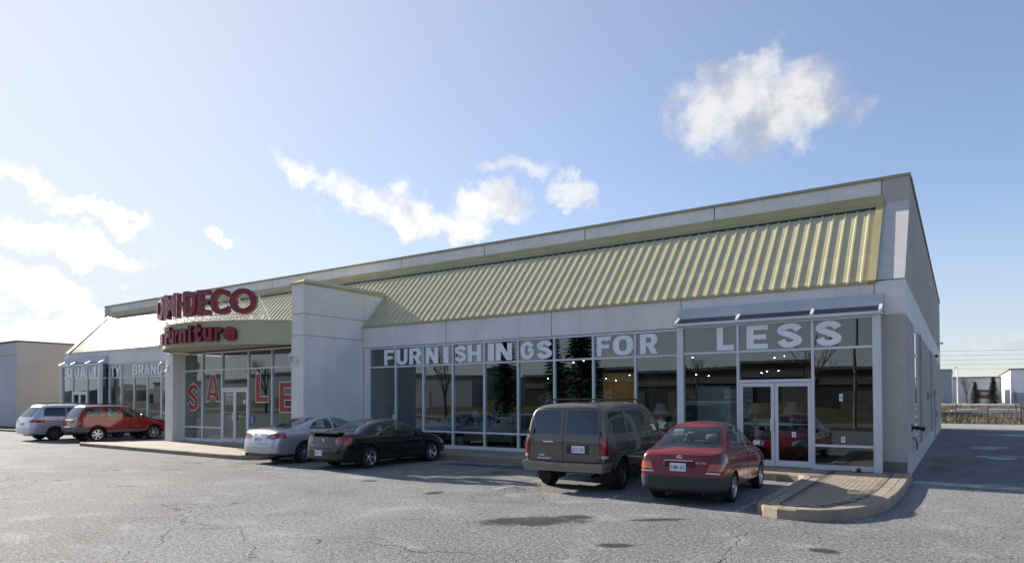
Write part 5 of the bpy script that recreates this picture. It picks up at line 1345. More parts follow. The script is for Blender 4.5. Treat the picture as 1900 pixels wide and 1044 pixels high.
c.seats([(2.45, .38, (-.38, .38), .52), (1.45, .40, (0,), 1.25)], M_SEAT); c.box('dashboard', M_LINER, (3.2, 3.65, -.7, .7, .72, .93), .05); c.box('parcel_shelf', M_LINER, (.9, 1.3, -.6, .6, 1.0, 1.02))
c.mirror(3.22, 1.07, c.paint, .18, .13)
c.wheels(7, .68, M_RIM, .10, twin=True, width=.215)
for y in (-.62, .62): MB().tube((.0, y, .27), (.25, y, .28), .04, n=10).build('exhaust', M_DISC, c.t)
MB().prism([(.015, -.7), (.015, .7), (.1, .8), (.1, -.8)], 'z', .24, .32).build('lower_valance', M_PLASTIC, c.t)
c.finish()

# ---- red sport utility
rz = R(90 - 1.0)
st = [(0.0, .50, .80, .98, .78, 1.04, .6), (0.06, .46, .885, 1.08, .85, 1.16, .69), (0.14, .42, .90, 1.10, .865, 1.34, .72), (0.42, .40, .90, 1.10, .87, 1.70, .67), (0.6, .39, .90, 1.10, .87, 1.735, .67), (1.3, .38, .90, 1.08, .87, 1.755, .67), (2.2, .38, .90, 1.06, .87, 1.74, .67), (2.52, .38, .90, 1.05, .87, 1.70, .66), (3.28, .38, .90, 1.05, .85, 1.10, .70), (3.9, .38, .88, 1.0, .8, 1.04, .6), (4.28, .42, .82, .9, .7, .92, .5), (4.42, .48, .7, .78, .6, .8, .4)]
c = Car('sport_utility_vehicle', st, lambda z: .06 * sm(.6, 1.0, z), paint('brick_red_paint', (0.20, 0.010, 0.009), .1, .3, dirty=.6), 'red sport utility vehicle beside the silver minivan', PARK, rr_loc(-32.9, -3.85, rz, .92, .875), rz, (.92, 3.54), .345)
c.wheel_arches(.06)
c.panel('rear_window', [(-.64, 1.18), (.64, 1.18), (.60, 1.55), (.54, 1.64), (-.54, 1.64), (-.60, 1.55)], 'end', lambda p, n: p.x < .6 and n.x < -.15, G_CAR, -.004)
c.panel('windscreen', [(-.68, 1.14), (.68, 1.14), (.56, 1.62), (-.56, 1.62)], 'end', lambda p, n: p.x > 2.3 and n.x > .15, G_CAR, -.004)
c.both('quarter_window', [(.40, 1.20), (1.02, 1.18), (1.14, 1.58), (.62, 1.60), (.48, 1.50)], G_CAR, -.005)
c.both('rear_side_window', [(1.24, 1.16), (1.94, 1.15), (1.94, 1.60), (1.32, 1.60)], G_CAR, -.005)
c.both('front_window', [(2.06, 1.15), (2.98, 1.13), (2.90, 1.20), (2.50, 1.54), (2.36, 1.60), (2.06, 1.60)], G_CAR, -.005)
for sg in (-1, 1):
    c.panel('tail_lamp', [(sg * .72, .86), (sg * 1, .86), (sg * 1, 1.10), (sg * .72, 1.08)], 'end', lambda p, n: p.x < .24, M_TL_RED, .01, thick=.02)
c.panel('rear_bumper', [(-1, 0), (.52, 0), (.52, .72), (-1, .72)], 'side', lambda p, n: p.x < .8 and p.z > .38, mat('grey_cladding', (.10, .10, .10), .5, var=.1), .02, thick=.03)
c.both('sill_cladding', [(1.34, .3), (3.12, .3), (3.12, .56), (1.34, .56)], MATS['grey_cladding'], .012)
p = c.rear(0, .72)[0]; c.box('bumper_top', mat('pale_bumper_step', (.42, .41, .40), .4), (p.x - .05, p.x + .08, -.72, .72, .70, .735), .01)
c.box('number_panel', M_BMP, (c.rear(0, .95)[0].x - .006, c.rear(0, .95)[0].x + .05, -.42, .42, .86, 1.06), .01)
c.plate(0.0, .955, 'BDSL 08', .3, .14)
c.seam([(1.20, .60), (1.18, 1.10), (1.28, 1.64), (1.98, 1.64), (2.0, .56)]); c.seam([(2.02, .56), (2.0, 1.64)]); c.seam([(3.06, .6), (3.10, 1.08)]); c.handle(1.34, 1.02, c.paint); c.handle(2.18, 1.0, c.paint)
c.seats([(2.2, .55, (-.38, .38), .5), (1.25, .56, (0,), 1.2)], M_SEAT_D); c.box('dashboard', M_LINER, (2.85, 3.25, -.7, .7, .85, 1.05), .05)
c.mirror(2.92, 1.2, c.paint, .2, .17)
for sg in (-1, 1): MB().path([(.55, sg * .60, 1.74), (.65, sg * .60, 1.80), (2.2, sg * .60, 1.80), (2.35, sg * .60, 1.73)], .02).build('roof_rail', M_BLACK, c.t)
c.wheels(6, .66, M_RIM, .10, width=.225)
for wx in c.wx:
    for sg in (-1, 1):
        P = []
        for i in range(23):
            a = R(8 + 164 * i / 22); h = c.side(wx + .435 * math.cos(a), .345 + .435 * math.sin(a), sg)[0]
            if h: P.append(h + Vector((0, sg * .004, 0)))
        MB().path(P, .03, 6).build('arch_lip', c.paint, c.t)
p = c.side(2.75, .66)[0]; c.box('door_badge', M_CHROME, (2.62, 2.86, p.y - .012, p.y, .68, .71), .004)
c.finish()

# ---- silver minivan
rz = R(90 + 0.0)
st = [(0.00, .36, .80, .90, .78, .95, .6), (0.06, .32, .92, 1.03, .89, 1.10, .72), (0.17, .28, .97, 1.08, .93, 1.28, .78), (0.55, .25, .98, 1.09, .94, 1.73, .73), (0.75, .25, .98, 1.09, .94, 1.77, .73), (1.6, .24, .98, 1.07, .94, 1.79, .73), (2.7, .24, .98, 1.05, .94, 1.78, .73), (3.15, .24, .98, 1.04, .94, 1.73, .71), (4.1, .24, .97, 1.03, .92, 1.09, .74), (4.6, .24, .93, .92, .85, .95, .6), (4.98, .27, .8, .75, .68, .77, .45), (5.08, .32, .62, .65, .5, .66, .3)]
c = Car('minivan', st, lambda z: .06 * sm(.6, 1.0, z), paint('ice_silver_paint', (0.50, 0.52, 0.57), .45, .3), 'silver minivan leftmost of the parked cars', PARK, rr_loc(-36.0, -4.45, rz, 1.06, .95), rz, (1.06, 4.06), .335)
c.wheel_arches(.05)
c.panel('rear_window', [(-.70, 1.16), (.70, 1.16), (.64, 1.56), (.58, 1.64), (-.58, 1.64), (-.64, 1.56)], 'end', lambda p, n: p.x < .75 and n.x < -.15, G_CAR, -.004)
c.panel('windscreen', [(-.72, 1.12), (.72, 1.12), (.60, 1.64), (-.60, 1.64)], 'end', lambda p, n: p.x > 2.9 and n.x > .15, G_CAR, -.004)
c.both('rear_side_window', [(.58, 1.20), (1.58, 1.17), (1.58, 1.62), (.78, 1.62), (.66, 1.54)], G_TINT, -.005)
c.both('sliding_door_window', [(1.62, 1.17), (2.62, 1.15), (2.62, 1.62), (1.62, 1.62)], G_TINT, -.005)
c.both('front_window', [(2.72, 1.15), (3.75, 1.12), (3.66, 1.18), (3.12, 1.58), (3.0, 1.62), (2.72, 1.62)], G_CAR, -.005)
for sg in (-1, 1):
    c.panel('tail_lamp', [(sg * .60, .90), (sg * 1.1, .89), (sg * 1.1, 1.03), (sg * .60, 1.04)], 'end', lambda p, n: p.x < .62 and p.z > .5, M_TL_RED, .008, thick=.02)
c.seam([(.5, .97), (3.4, .93)], r=.014, m=mat('slide_track', (.16, .17, .2), .5), name='slide_track')
c.seam([(1.60, .35), (1.60, 1.66)]); c.seam([(2.66, .35), (2.66, 1.66)]); c.seam([(.60, .64), (-.60, .64)], 'rear')
c.seats([(2.9, .5, (-.4, .4), .52), (1.9, .5, (-.4, .4), .5)], M_SEAT_D); c.box('dashboard', M_LINER, (3.5, 4.0, -.75, .75, .8, 1.0), .05)
c.mirror(3.6, 1.18, c.paint, .2, .16); c.plate(0, .82, 'AWHC 51', .3, .14)
for sg in (-1, 1): MB().path([(.8, sg * .66, 1.76), (.9, sg * .66, 1.82), (2.6, sg * .66, 1.82), (2.75, sg * .66, 1.76)], .016).build('roof_rail', M_BLACK, c.t)
c.wheels(7, .62, M_RIM_D, .12, width=.22)
c.finish()
# ================================================================== inside the shop
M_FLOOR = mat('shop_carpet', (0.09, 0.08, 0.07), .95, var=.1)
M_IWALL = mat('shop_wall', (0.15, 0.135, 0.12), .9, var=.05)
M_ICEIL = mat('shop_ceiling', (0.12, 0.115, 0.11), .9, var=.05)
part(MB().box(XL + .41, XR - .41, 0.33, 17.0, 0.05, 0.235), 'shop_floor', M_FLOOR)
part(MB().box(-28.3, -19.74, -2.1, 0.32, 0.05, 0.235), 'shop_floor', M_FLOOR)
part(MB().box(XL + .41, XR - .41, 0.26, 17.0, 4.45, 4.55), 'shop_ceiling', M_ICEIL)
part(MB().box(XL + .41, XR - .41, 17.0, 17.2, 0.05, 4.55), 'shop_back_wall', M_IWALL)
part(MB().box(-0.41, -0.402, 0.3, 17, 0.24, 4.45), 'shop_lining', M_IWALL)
for x in (-36.0, -31.0, -16.8, -9.0):
    part(MB().box(x, x + .35, 5.2, 5.55, 0.24, 4.45), 'shop_column', M_IWALL)
part(MB().box(-18.6, -15.9, 1.3, 1.4, 0.24, 4.2), 'shop_partition', mat('grey_partition', (0.05, 0.05, 0.055), .9, var=.04))
pp = thing('display_panel', (-5.4, 2.2, .24), 'pale display panel standing inside behind the end bay glazing', 'panel')
MB().bbox(-5.95, -4.90, 2.2, 2.28, .3, 2.38, .01).build('board', mat('pale_panel', (0.50, .49, .46), .8), pp)
for x in (-5.8, -5.1): MB().bbox(x - .05, x + .05, 2.0, 2.5, .236, .30, .01).build('foot', M_BLACK, pp)

M_WOOD = mat('dark_walnut', (0.085, 0.050, 0.030), .45, var=.2, vs=6, coat=.3)
M_WOOD_L = mat('pale_beech', (0.36, 0.29, 0.20), .5, var=.12, vs=6)
M_SHADE = mat('linen_shade', (0.62, 0.60, 0.54), .9, var=.04)
M_CERAM = mat('ceramic_base', (0.50, 0.47, 0.42), .25, var=.1, coat=.5)
M_BULB = mat('spot_bulb', (0.9, .9, .85), .4, emit=((1.0, .93, .80), 16.0))
def cabinet(x, y, w, d, h, label, m=M_WOOD, rows=3):
    t = thing('dresser', (x, y, .235), label, 'dresser')
    MB().bbox(x - w / 2, x + w / 2, y, y + d, .33, .235 + h, .012).build('carcass', m, t)
    for sx in (-1, 1):
        for yy in (y + .05, y + d - .05): MB().bbox(x + sx * (w / 2 - .07) - .03, x + sx * (w / 2 - .07) + .03, yy - .03, yy + .03, .236, .33, .006).build('leg', m, t)
    for r in range(rows):
        for k in (0, 1):
            x0 = x - w / 2 + .03 + k * (w / 2 - .02); z0 = .36 + r * (h - .16) / rows
            dr = MB().bbox(x0, x0 + w / 2 - .05, y - .018, y + .01, z0, z0 + (h - .16) / rows - .02, .006).build('drawer', m, t)
            MB().lathe([(0, -.03), (.015, -.028), (.012, 0)], (x0 + w / 4 - .025, y - .018, z0 + (h - .16) / rows / 2), 'y', 8).build('knob', M_CHROME, dr)
    return t
def table_lamp(x, y, z, label, r=.24, h=.34, base=.42):
    t = thing('table_lamp', (x, y, z), label, 'lamp')
    MB().lathe([(0, 0), (.10, 0), (.10, .02), (.04, .05), (.075, base * .35), (.085, base * .5), (.05, base * .8), (.018, base * .88), (.015, base + .05)], (x, y, z), 'z', 18).build('base', M_CERAM, t)
    MB().lathe([(r, base), (r * .52, base + h), (r * .5, base + h), (r * .98, base)], (x, y, z), 'z', 22).build('shade', M_SHADE, t)
    return t
cabinet(-14.15, 1.9, 2.35, .5, .62, 'pale low dresser inside the windows beside the black sedan', M_WOOD_L, 2)
cabinet(-7.4, 2.3, 1.1, .5, .78, 'dark dresser carrying a lamp inside the window left of the end bay')
cabinet(-3.3, 2.8, .7, .5, .82, 'dark cabinet carrying a lamp behind the right bay door')
cabinet(-4.7, 3.8, .7, .5, .82, 'dark cabinet carrying a lamp behind the left bay door')
cabinet(-10.9, 4.2, 1.2, .5, .80, 'dark cabinet with a lamp deep behind the van')
table_lamp(-7.33, 2.55, 1.02, 'table lamp with pale shade in the window above the red sedan', .27, .36, .45)
table_lamp(-3.27, 3.05, 1.06, 'table lamp seen through the right bay door', .26, .36, .47)
table_lamp(-4.62, 4.05, 1.06, 'table lamp seen through the left bay door', .24, .34, .44)
table_lamp(-10.8, 4.45, 1.04, 'dim table lamp seen over the van roof')
table_lamp(-14.9, 2.15, .86, 'table lamp on the pale low dresser', .2, .28, .4)
# spindle headboard
bd = thing('spindle_bed', (-13.6, 3.0, .235), 'bed with a spindle headboard inside the window right of the black sedan', 'bed')
MB().bbox(-15.3, -11.9, 3.0, 3.08, 1.32, 1.42, .02).build('top_rail', M_WOOD_L, bd)
for i in range(15): MB().tube((-15.2 + i * .23, 3.04, .6), (-15.2 + i * .23, 3.04, 1.34), .018, n=6).build('spindle', M_WOOD_L, bd)
MB().bbox(-15.3, -11.9, 3.1, 5.0, .5, .78, .06).build('mattress', mat('cream_bedding', (.45, .43, .38), .95), bd)
for x in (-15.27, -11.93): MB().bbox(x - .05, x + .05, 3.0, 3.1, .236, 1.5, .01).build('bedpost', M_WOOD_L, bd)
mr = thing('round_mirror', (-12.8, 4.0, 1.6), 'round mirror hanging inside above the van', 'mirror')
MB().lathe([(.30, 0), (.34, 0), (.34, .03), (.30, .03)], (-12.8, 4.0, 1.93), 'y', 28, True).build('rim', M_WOOD_L, mr)
MB().lathe([(0, .012), (.305, .012)], (-12.8, 4.0, 1.93), 'y', 28).build('glass', mat('mirror_silver', (.5, .5, .5), .1, metal=.9), mr)
MB().bbox(-12.95, -12.65, 4.02, 4.2, .236, 1.62, .02).build('stand', M_WOOD, mr)
def sofa(x, y, w, label, m):
    t = thing('sofa', (x, y, .235), label, 'sofa')
    MB().bbox(x - w / 2, x + w / 2, y, y + .9, .30, .62, .05).build('seat', m, t)
    MB().bbox(x - w / 2, x + w / 2, y + .68, y + .98, .5, 1.12, .08).build('backrest', m, t)
    for s_ in (-1, 1): MB().bbox(x + s_ * (w / 2 - .02) - .12, x + s_ * (w / 2 - .02) + .12, y - .02, y + .95, .26, .84, .07).build('armrest', m, t)
    for s_ in (-1, 1): MB().bbox(x + s_ * (w / 2 - .1) - .03, x + s_ * (w / 2 - .1) + .03, y + .05, y + .11, .236, .30, .01).build('leg', M_BLACK, t)
M_SOFA = mat('brown_upholstery', (.11, .075, .05), .8, var=.1, vs=5); M_SOFA2 = mat('charcoal_upholstery', (.05, .05, .055), .8, var=.1, vs=5)
sofa(-9.3, 1.9, 1.9, 'brown sofa inside the window behind the van', M_SOFA)
sofa(-25.9, 2.6, 2.0, 'charcoal sofa inside left of the entrance door', M_SOFA2)
sofa(-21.6, 3.2, 2.0, 'brown sofa inside right of the entrance door', M_SOFA)
sofa(-36.8, 2.0, 2.0, 'charcoal sofa inside the window under BRAND', M_SOFA2)
wa = thing('wardrobe', (-10.3, 7.0, .235), 'warm wooden wardrobe above the van, its spot-lit glow put into the wood', 'wardrobe')
MB().bbox(-11.7, -10.4, 7.0, 7.6, .24, 3.1, .02).build('carcass', mat('glowing_oak', (.26, .12, .035), .4, var=.25, vs=2.5, emit=((1.0, .5, .12), .025)), wa)  # faint orange emission in the oak stands in for spotlight falling on it
for k in range(2): MB().bbox(-11.66 + k * .62, -11.08 + k * .62, 6.97, 7.0, .34, 3.0, .01).build('door', MATS['glowing_oak'], wa)
# indoor plants
M_LEAF = mat('dark_leaf', (.035, .06, .025), .5, var=.3, vs=6)
def potted(x, y, h, label, seed):
    rnd = random.Random(seed)
    t = thing('potted_plant', (x, y, .235), label, 'plant')
    MB().lathe([(0, 0), (.13, 0), (.18, .3), (.19, .3), (.17, .27), (0, .27)], (x, y, .236), 'z', 16).build('pot', M_CERAM, t)
    mb = MB()
    for i in range(170):
        a = rnd.uniform(0, 6.28); r = rnd.uniform(.05, .5); z = .235 + rnd.uniform(.45, h)
        c_ = Vector((x + r * math.cos(a), y + r * math.sin(a), z)); d = Vector((math.cos(a), math.sin(a), rnd.uniform(-.6, .5))).normalized() * rnd.uniform(.10, .22); s_ = d.cross(Vector((0, 0, 1))).normalized() * .045
        mb.add([c_, c_ + d * .5 + s_, c_ + d, c_ + d * .5 - s_], [(0, 1, 2, 3)])
    mb.build('foliage', M_LEAF, t)
    MB().tube((x, y, .45), (x, y, .235 + h * .9), .02, .008, 6).build('stem', M_WOOD, t)
potted(-6.2, 1.3, 1.9, 'tall leafy plant inside beside the end bay post', 1)
potted(-14.9, 1.15, 1.2, 'leafy plant inside near the black sedan bonnet', 2)
potted(-18.1, .8, 1.5, 'leafy plant inside the dark panes by the tall pier', 3)
# ceiling spots
SPN = {}
def spot_label(x, y, z):
    where = 'behind the BRAND panes' if x < -30 else 'behind the entrance glazing' if x < -19 else 'above the van' if x < -8.5 else 'beside the end bay post' if x < -5.5 else 'above the bay door'
    k = SPN.get(where, 0); SPN[where] = k + 1
    return ('leftmost', 'second', 'third', 'fourth', 'fifth', 'sixth', 'seventh')[k] + ' small bright spotlight hanging ' + where
for x, y, z in [(-38.2, 4.0, 2.4), (-37.7, 4.0, 2.6), (-24.6, 5.0, 3.6), (-22.9, 5.0, 3.5), (-22.3, 5.0, 3.5), (-13.86, 6.0, 2.9), (-12.59, 6.0, 3.55), (-12.1, 6.0, 3.6), (-11.05, 6.0, 2.85), (-10.61, 6.0, 2.75), (-10.01, 6.0, 2.96), (-7.4, 6.0, 3.58), (-7.26, 6.0, 2.92), (-6.78, 6.0, 2.85), (-6.07, 6.0, 3.73), (-4.86, 6.0, 2.92), (-4.67, 6.0, 2.97), (-4.41, 6.0, 3.45), (-4.28, 6.0, 2.98), (-4.08, 6.0, 3.5)]:
    t = thing('pendant_spot', (x, y, z), spot_label(x, y, z), 'spotlight', 'spotlights hanging in the shop')
    MB().lathe([(0, .0), (.03, .0)], (x, y, z - .005), 'z', 10).lathe([(0, -.02), (.019, -.014), (.026, .0)], (x, y, z), 'z', 10).build('bulb', M_BULB, t)
    MB().lathe([(.05, -.005), (.055, .03), (.03, .10), (0, .11)], (x, y, z), 'z', 10).build('housing', M_BLACK, t)
    MB().tube((x, y, z + .1), (x, y, 4.45), .006, n=5).build('cord', M_BLACK, t)
# ================================================================== surroundings
def wall_box(t, name, x0, x1, y0, y1, z0, z1, m): return MB().bbox(x0, x1, y0, y1, z0, z1, .02).build(name, m, t)
# neighbour on the left
M_NB_T = mat('tan_block_wall', (0.50, 0.465, 0.41), .9, var=.05, vs=.4, streak=.12, bump=.2, bs=20)
M_NB_W = mat('grey_block_wall', (0.50, 0.50, 0.51), .9, var=.05, vs=.4, streak=.1, bump=.2, bs=20)
nb = thing('neighbour_building', (-68, 12, 0), 'plain flat-roofed tan and grey building at the left edge', 'building')
MB().box(-90, -54.0, 0.2, 44, -.1, 6.10).build('wall', M_NB_T, nb)
MB().box(-90, -54.01, 0.14, 0.198, -.1, 5.2).build('front_panel', M_NB_W, nb)
MB().box(-90, -54.01, 0.12, 0.198, 5.22, 6.08).build('front_band', M_NB_W, nb)
MB().box(-90.1, -53.95, 0.06, 44.1, 6.10, 6.20).build('coping', mat('red_brown_coping', (.20, .07, .05), .6), nb)
MB().lathe([(0, 0), (.12, 0), (.12, .05)], (-53.99, 9.5, 5.0), 'x', 12).build('wall_vent', M_PLINTH, nb)
for k in range(1, 6): MB().box(-54.0, -53.985, .2 + k * 7.2, .24 + k * 7.2, 0, 6.1).build('panel_joint', M_NB_W, nb)

# rising ground behind the lane
nx, ny = 60, 14
ys = [42.4, 43.2, 45, 48, 51, 54, 57, 60, 64, 70, 85, 110, 160, 260]
def bank_z(x, y): 
    return -0.02 + 1.2 * sm(43, 62, y) + .10 * math.sin(x * 1.3 + y) * sm(43, 46, y) * (1 - sm(56, 64, y))
v = [(-130 + 4.5 * i, y, bank_z(-130 + 4.5 * i, y)) for y in ys for i in range(nx)]
tag(MB().add(v, [(j * nx + i, j * nx + i + 1, (j + 1) * nx + i + 1, (j + 1) * nx + i) for j in range(len(ys) - 1) for i in range(nx - 1)], True).build('grass_bank', M_EARTH), kind='structure')
tag(MB().add([(-100, 66, 1.215), (100, 66, 1.215), (100, 150, 1.215), (-100, 150, 1.215)], [(0, 1, 2, 3)]).build('far_yard', M_ROAD), kind='structure')
# dead grass and weeds on the bank: one mass
M_STRAW = mat('dead_grass', (.17, .135, .08), .95, var=.3, vs=.6)
rnd = random.Random(5); mb = MB()
for i in range(7000):
    x = rnd.uniform(-14, 32); y = 43.0 + 16 * rnd.random() ** 1.6; z = bank_z(x, y); h = rnd.uniform(.12, .55) * (1.5 if rnd.random() < .08 else 1)
    a = rnd.uniform(0, 3.14); w = rnd.uniform(.015, .05); dx, dy = math.cos(a) * w, math.sin(a) * w; lx, ly = rnd.uniform(-.2, .2), rnd.uniform(-.2, .2)
    mb.add([(x - dx, y - dy, z - .02), (x + dx, y + dy, z - .02), (x + lx, y + ly, z + h)], [(0, 1, 2)])
tag(mb.build('dead_grass', M_STRAW), 'straw-coloured dead grass and weeds covering the bank', 'grass', kind='stuff')
# post and rail fence
M_GREYW = mat('silver_wood', (.22, .20, .18), .9, var=.15, vs=3)
fn = thing('rail_fence', (6, 45.5, 0), 'grey post and rail fence along the brown bank', 'fence')
for i in range(22):
    x = -14 + i * 2.1; z = bank_z(x, 45.5)
    MB().bbox(x - .06, x + .06, 45.44, 45.56, z - .3, z + 1.35 + rnd.uniform(-.06, .06), .01).build('post', M_GREYW, fn)
    if i < 21:
        for k, hh in enumerate((.35, .75, 1.15)):
            z2 = bank_z(x + 2.1, 45.5)
            MB().tube((x, 45.40, z + hh + rnd.uniform(-.03, .03)), (x + 2.1, 45.40, z2 + hh + rnd.uniform(-.03, .03)), .035, n=6).build('rail', M_GREYW, fn)
# timber stacked on the bank
for i, (x, y, l, lab) in enumerate(((3.0, 52, 5.0, 'pale plank stack lying on the bank behind the fence'), (7.5, 55, 4.0, 'second plank stack further right on the bank'), (-0.5, 50, 4.5, 'dark plank stack near the store corner on the bank'))):
    t = thing('plank_stack', (x, y, bank_z(x, y)), lab, 'timber')
    for k in range(4):
        for j in range(3):
            MB().bbox(x - l / 2 + rnd.uniform(-.2, .2), x + l / 2 + rnd.uniform(-.2, .2), y + j * .3, y + j * .3 + .26, bank_z(x, y) + .08 + k * .12, bank_z(x, y) + .18 + k * .12, .01).build('plank', (M_CONC, M_GREYW, M_PLINTH)[i], t)

# industrial units behind
M_UNIT = mat('grey_steel_cladding', (.36, .37, .40), .6, var=.05, vs=.3, streak=.08)
M_UNIT2 = mat('blue_grey_cladding', (.27, .30, .36), .6, var=.05, vs=.3, streak=.08)
M_UNITW = mat('white_cladding', (.74, .74, .74), .6, var=.04, vs=.3, streak=.06)
u1 = thing('industrial_unit', (2, 112, 1.2), 'long low grey industrial shed behind the two spruces', 'building')
MB().box(-60, 16, 112, 140, 1.1, 5.15).build('wall', M_UNIT, u1); MB().box(-60.2, 16.2, 111.8, 140, 5.15, 5.4).build('roof_edge', M_PLINTH, u1)
for k in range(10): MB().box(-20 + k * 3.6, -19.93 + k * 3.6, 111.94, 112, 1.2, 5.15).build('cladding_joint', M_UNIT2, u1)
u2 = thing('industrial_unit', (-8, 90, 1.2), 'dark blue-grey unit with a garage door beside the store corner', 'building')
MB().box(-30, 0.05, 90, 104, 1.1, 5.75).build('wall', M_UNIT2, u2); MB().box(-30.1, .1, 89.9, 104, 5.75, 5.9).build('roof_edge', M_PLINTH, u2)
d_ = MB().box(-3.2, -0.9, 89.94, 90, 1.2, 2.85).build('garage_door', M_UNIT, u2)
for k in range(3): MB().box(-3.2, -.9, 89.92, 89.94, 1.55 + k * .4, 1.59 + k * .4).build('door_rib', M_PLINTH, d_)
u3 = thing('industrial_unit', (14, 92, 1.2), 'white-sided unit at the right edge with a sunlit side wall', 'building')
MB().box(6.4, 40, 88, 118, 1.1, 5.6).build('wall', M_UNITW, u3); MB().box(6.2, 40, 87.8, 118, 5.6, 5.75).build('roof_edge', M_PLINTH, u3)
MB().box(6.34, 6.4, 92, 98, 4.0, 4.9).build('side_panel', M_UNIT, u3)
MB().box(6.41, 40, 87.9, 88, 1.1, 2.6).build('plinth_band', M_UNIT, u3)
sb = thing('yard_sign', (3.7, 92, 1.2), 'dark red board standing between the two spruces', 'sign')
MB().bbox(2.9, 4.6, 92, 92.15, 1.9, 3.1, .03).build('board', mat('oxide_red_board', (.16, .05, .05), .7), sb)
MB().box(3.3, 4.2, 91.97, 92, 2.35, 2.75).build('print', M_UNIT, sb)
for x in (3.1, 4.4): MB().box(x - .05, x + .05, 92.16, 92.26, 1.1, 3.1).build('post', M_BLACK, sb)
lp = thing('street_lamp', (.75, 80, 1.2), 'pale street lamp pole against the far grey shed', 'street lamp')
MB().tube((.75, 80, 1.1), (.75, 80, 5.6), .09, .06, 10).build('pole', M_STEEL, lp)
MB().tube((.75, 80, 5.6), (.55, 79.2, 5.75), .04, n=8).build('arm', M_STEEL, lp)
MB().bbox(.40, .70, 78.7, 79.3, 5.68, 5.80, .03).build('lamp_head', M_STEEL, lp)

# trees -----------------------------------------------------------------
M_BARK = mat('grey_bark', (.10, .085, .07), .95, var=.2, vs=3, bump=.3, bs=15)
M_TWIG = mat('thin_twig', (.13, .10, .085), .95, var=.2, vs=2)
M_NEED = mat('spruce_needles', (.022, .045, .026), .8, var=.35, vs=1.5)
def spruce(x, y, z, h, rad, label, seed, n=2600, group=None):
    r_ = random.Random(seed)
    t = thing('spruce_tree', (x, y, z), label, 'tree', group)
    MB().tube((x, y, z - .2), (x, y, z + h * .96), h * .022, h * .003, 8).build('trunk', M_BARK, t)
    mb = MB(); tiers = max(24, int(h * 3.2))
    for k in range(tiers):
        f = k / (tiers - 1); zz = z + h * (.06 + .92 * f); rr = rad * (1 - f) ** .85 * r_.uniform(.8, 1.15) + .04 * h * .1
        nb_ = int(8 + 7 * (1 - f))
        for b in range(nb_):
            a = 2 * math.pi * (b + r_.random() * .8) / nb_; L = rr * r_.uniform(.7, 1.12)
            m_ = max(3, int(n / (tiers * nb_)))
            for q in range(m_):
                u = (q + r_.random()) / m_; droop = -.45 * L * u + .22 * L * u * u
                p = Vector((x + math.cos(a) * L * u, y + math.sin(a) * L * u, zz + droop + r_.uniform(-.04, .04) * h * .12))
                s_ = h * .034 * (1.25 - .5 * u) * r_.uniform(.7, 1.4); d = Vector((math.cos(a + r_.uniform(-.9, .9)), math.sin(a + r_.uniform(-.9, .9)), r_.uniform(-.5, .25))).normalized()
                e = d.cross(Vector((r_.uniform(-.4, .4), r_.uniform(-.4, .4), 1))).normalized()
                mb.add([p - e * s_ * .5, p + d * s_ * 1.7, p + e * s_ * .5, p - d * s_ * .4], [(0, 1, 2, 3)])
    mb.build('crown', M_NEED, t)
    return t
def bare_tree(x, y, z, h, label, seed, spread=.5, depth=5, group=None, r0=None):
    r_ = random.Random(seed); t = thing('bare_tree', (x, y, z), label, 'tree', group)
    trunk = MB(); tw = MB(); r0 = r0 or h * .018
    def grow(p, d, L, r, k):
        q = p + d * L
        (trunk if k < 2 else tw).tube(p, q, r, r * .7, 6 if k < 2 else 4, cap=False)
        if k >= depth: return
        for i in range(r_.choice((2, 3, 3)) if k else 4):
            ax = Vector((r_.uniform(-1, 1), r_.uniform(-1, 1), r_.uniform(-.2, .5)))
            nd = (d * 1.0 + ax * spread + Vector((0, 0, .12))).normalized()
            grow(p + d * L * r_.uniform(.6, 1.0), nd, L * r_.uniform(.58, .78), r * .55, k + 1)
    grow(Vector((x, y, z - .1)), Vector((r_.uniform(-.04, .04), r_.uniform(-.04, .04), 1)).normalized(), h * .34, r0, 0)
    trunk.build('trunk', M_BARK, t); tw.build('crown', M_TWIG, t)
    return t
spruce(2.62, 88, 1.2, 2.9, .95, 'shorter spruce before the far grey shed', 11, 3500)
spruce(4.55, 87, 1.2, 3.5, 1.2, 'taller spruce before the far grey shed', 12, 4000)
bare_tree(1.75, 92, 1.2, 4.4, 'small bare tree against the far grey shed', 13, .6, 5)
bare_tree(4.6, 44.6, .1, 3.6, 'thin bare sapling standing at the fence', 14, .22, 3, r0=.035)
# overhead wires
wr = thing('power_line', (0, 150, 0), 'thin overhead power lines crossing low above the far sheds', 'power line')
for k in range(5):
    z = 8.4 + k * .95
    pts = [(-60 + i * 10, 150, z - .55 * math.sin(math.pi * ((i * 10 + 12) % 60) / 60)) for i in range(16)]
    MB().path(pts, .03, 4).build('wire', M_BLACK, wr)
for x in (-12, 48):
    MB().tube((x, 150, 1), (x, 150, 13), .16, .12, 8).build('pole', M_GREYW, wr); MB().box(x - 1.2, x + 1.2, 149.9, 150.1, 12, 12.2).build('crossarm', M_GREYW, wr)

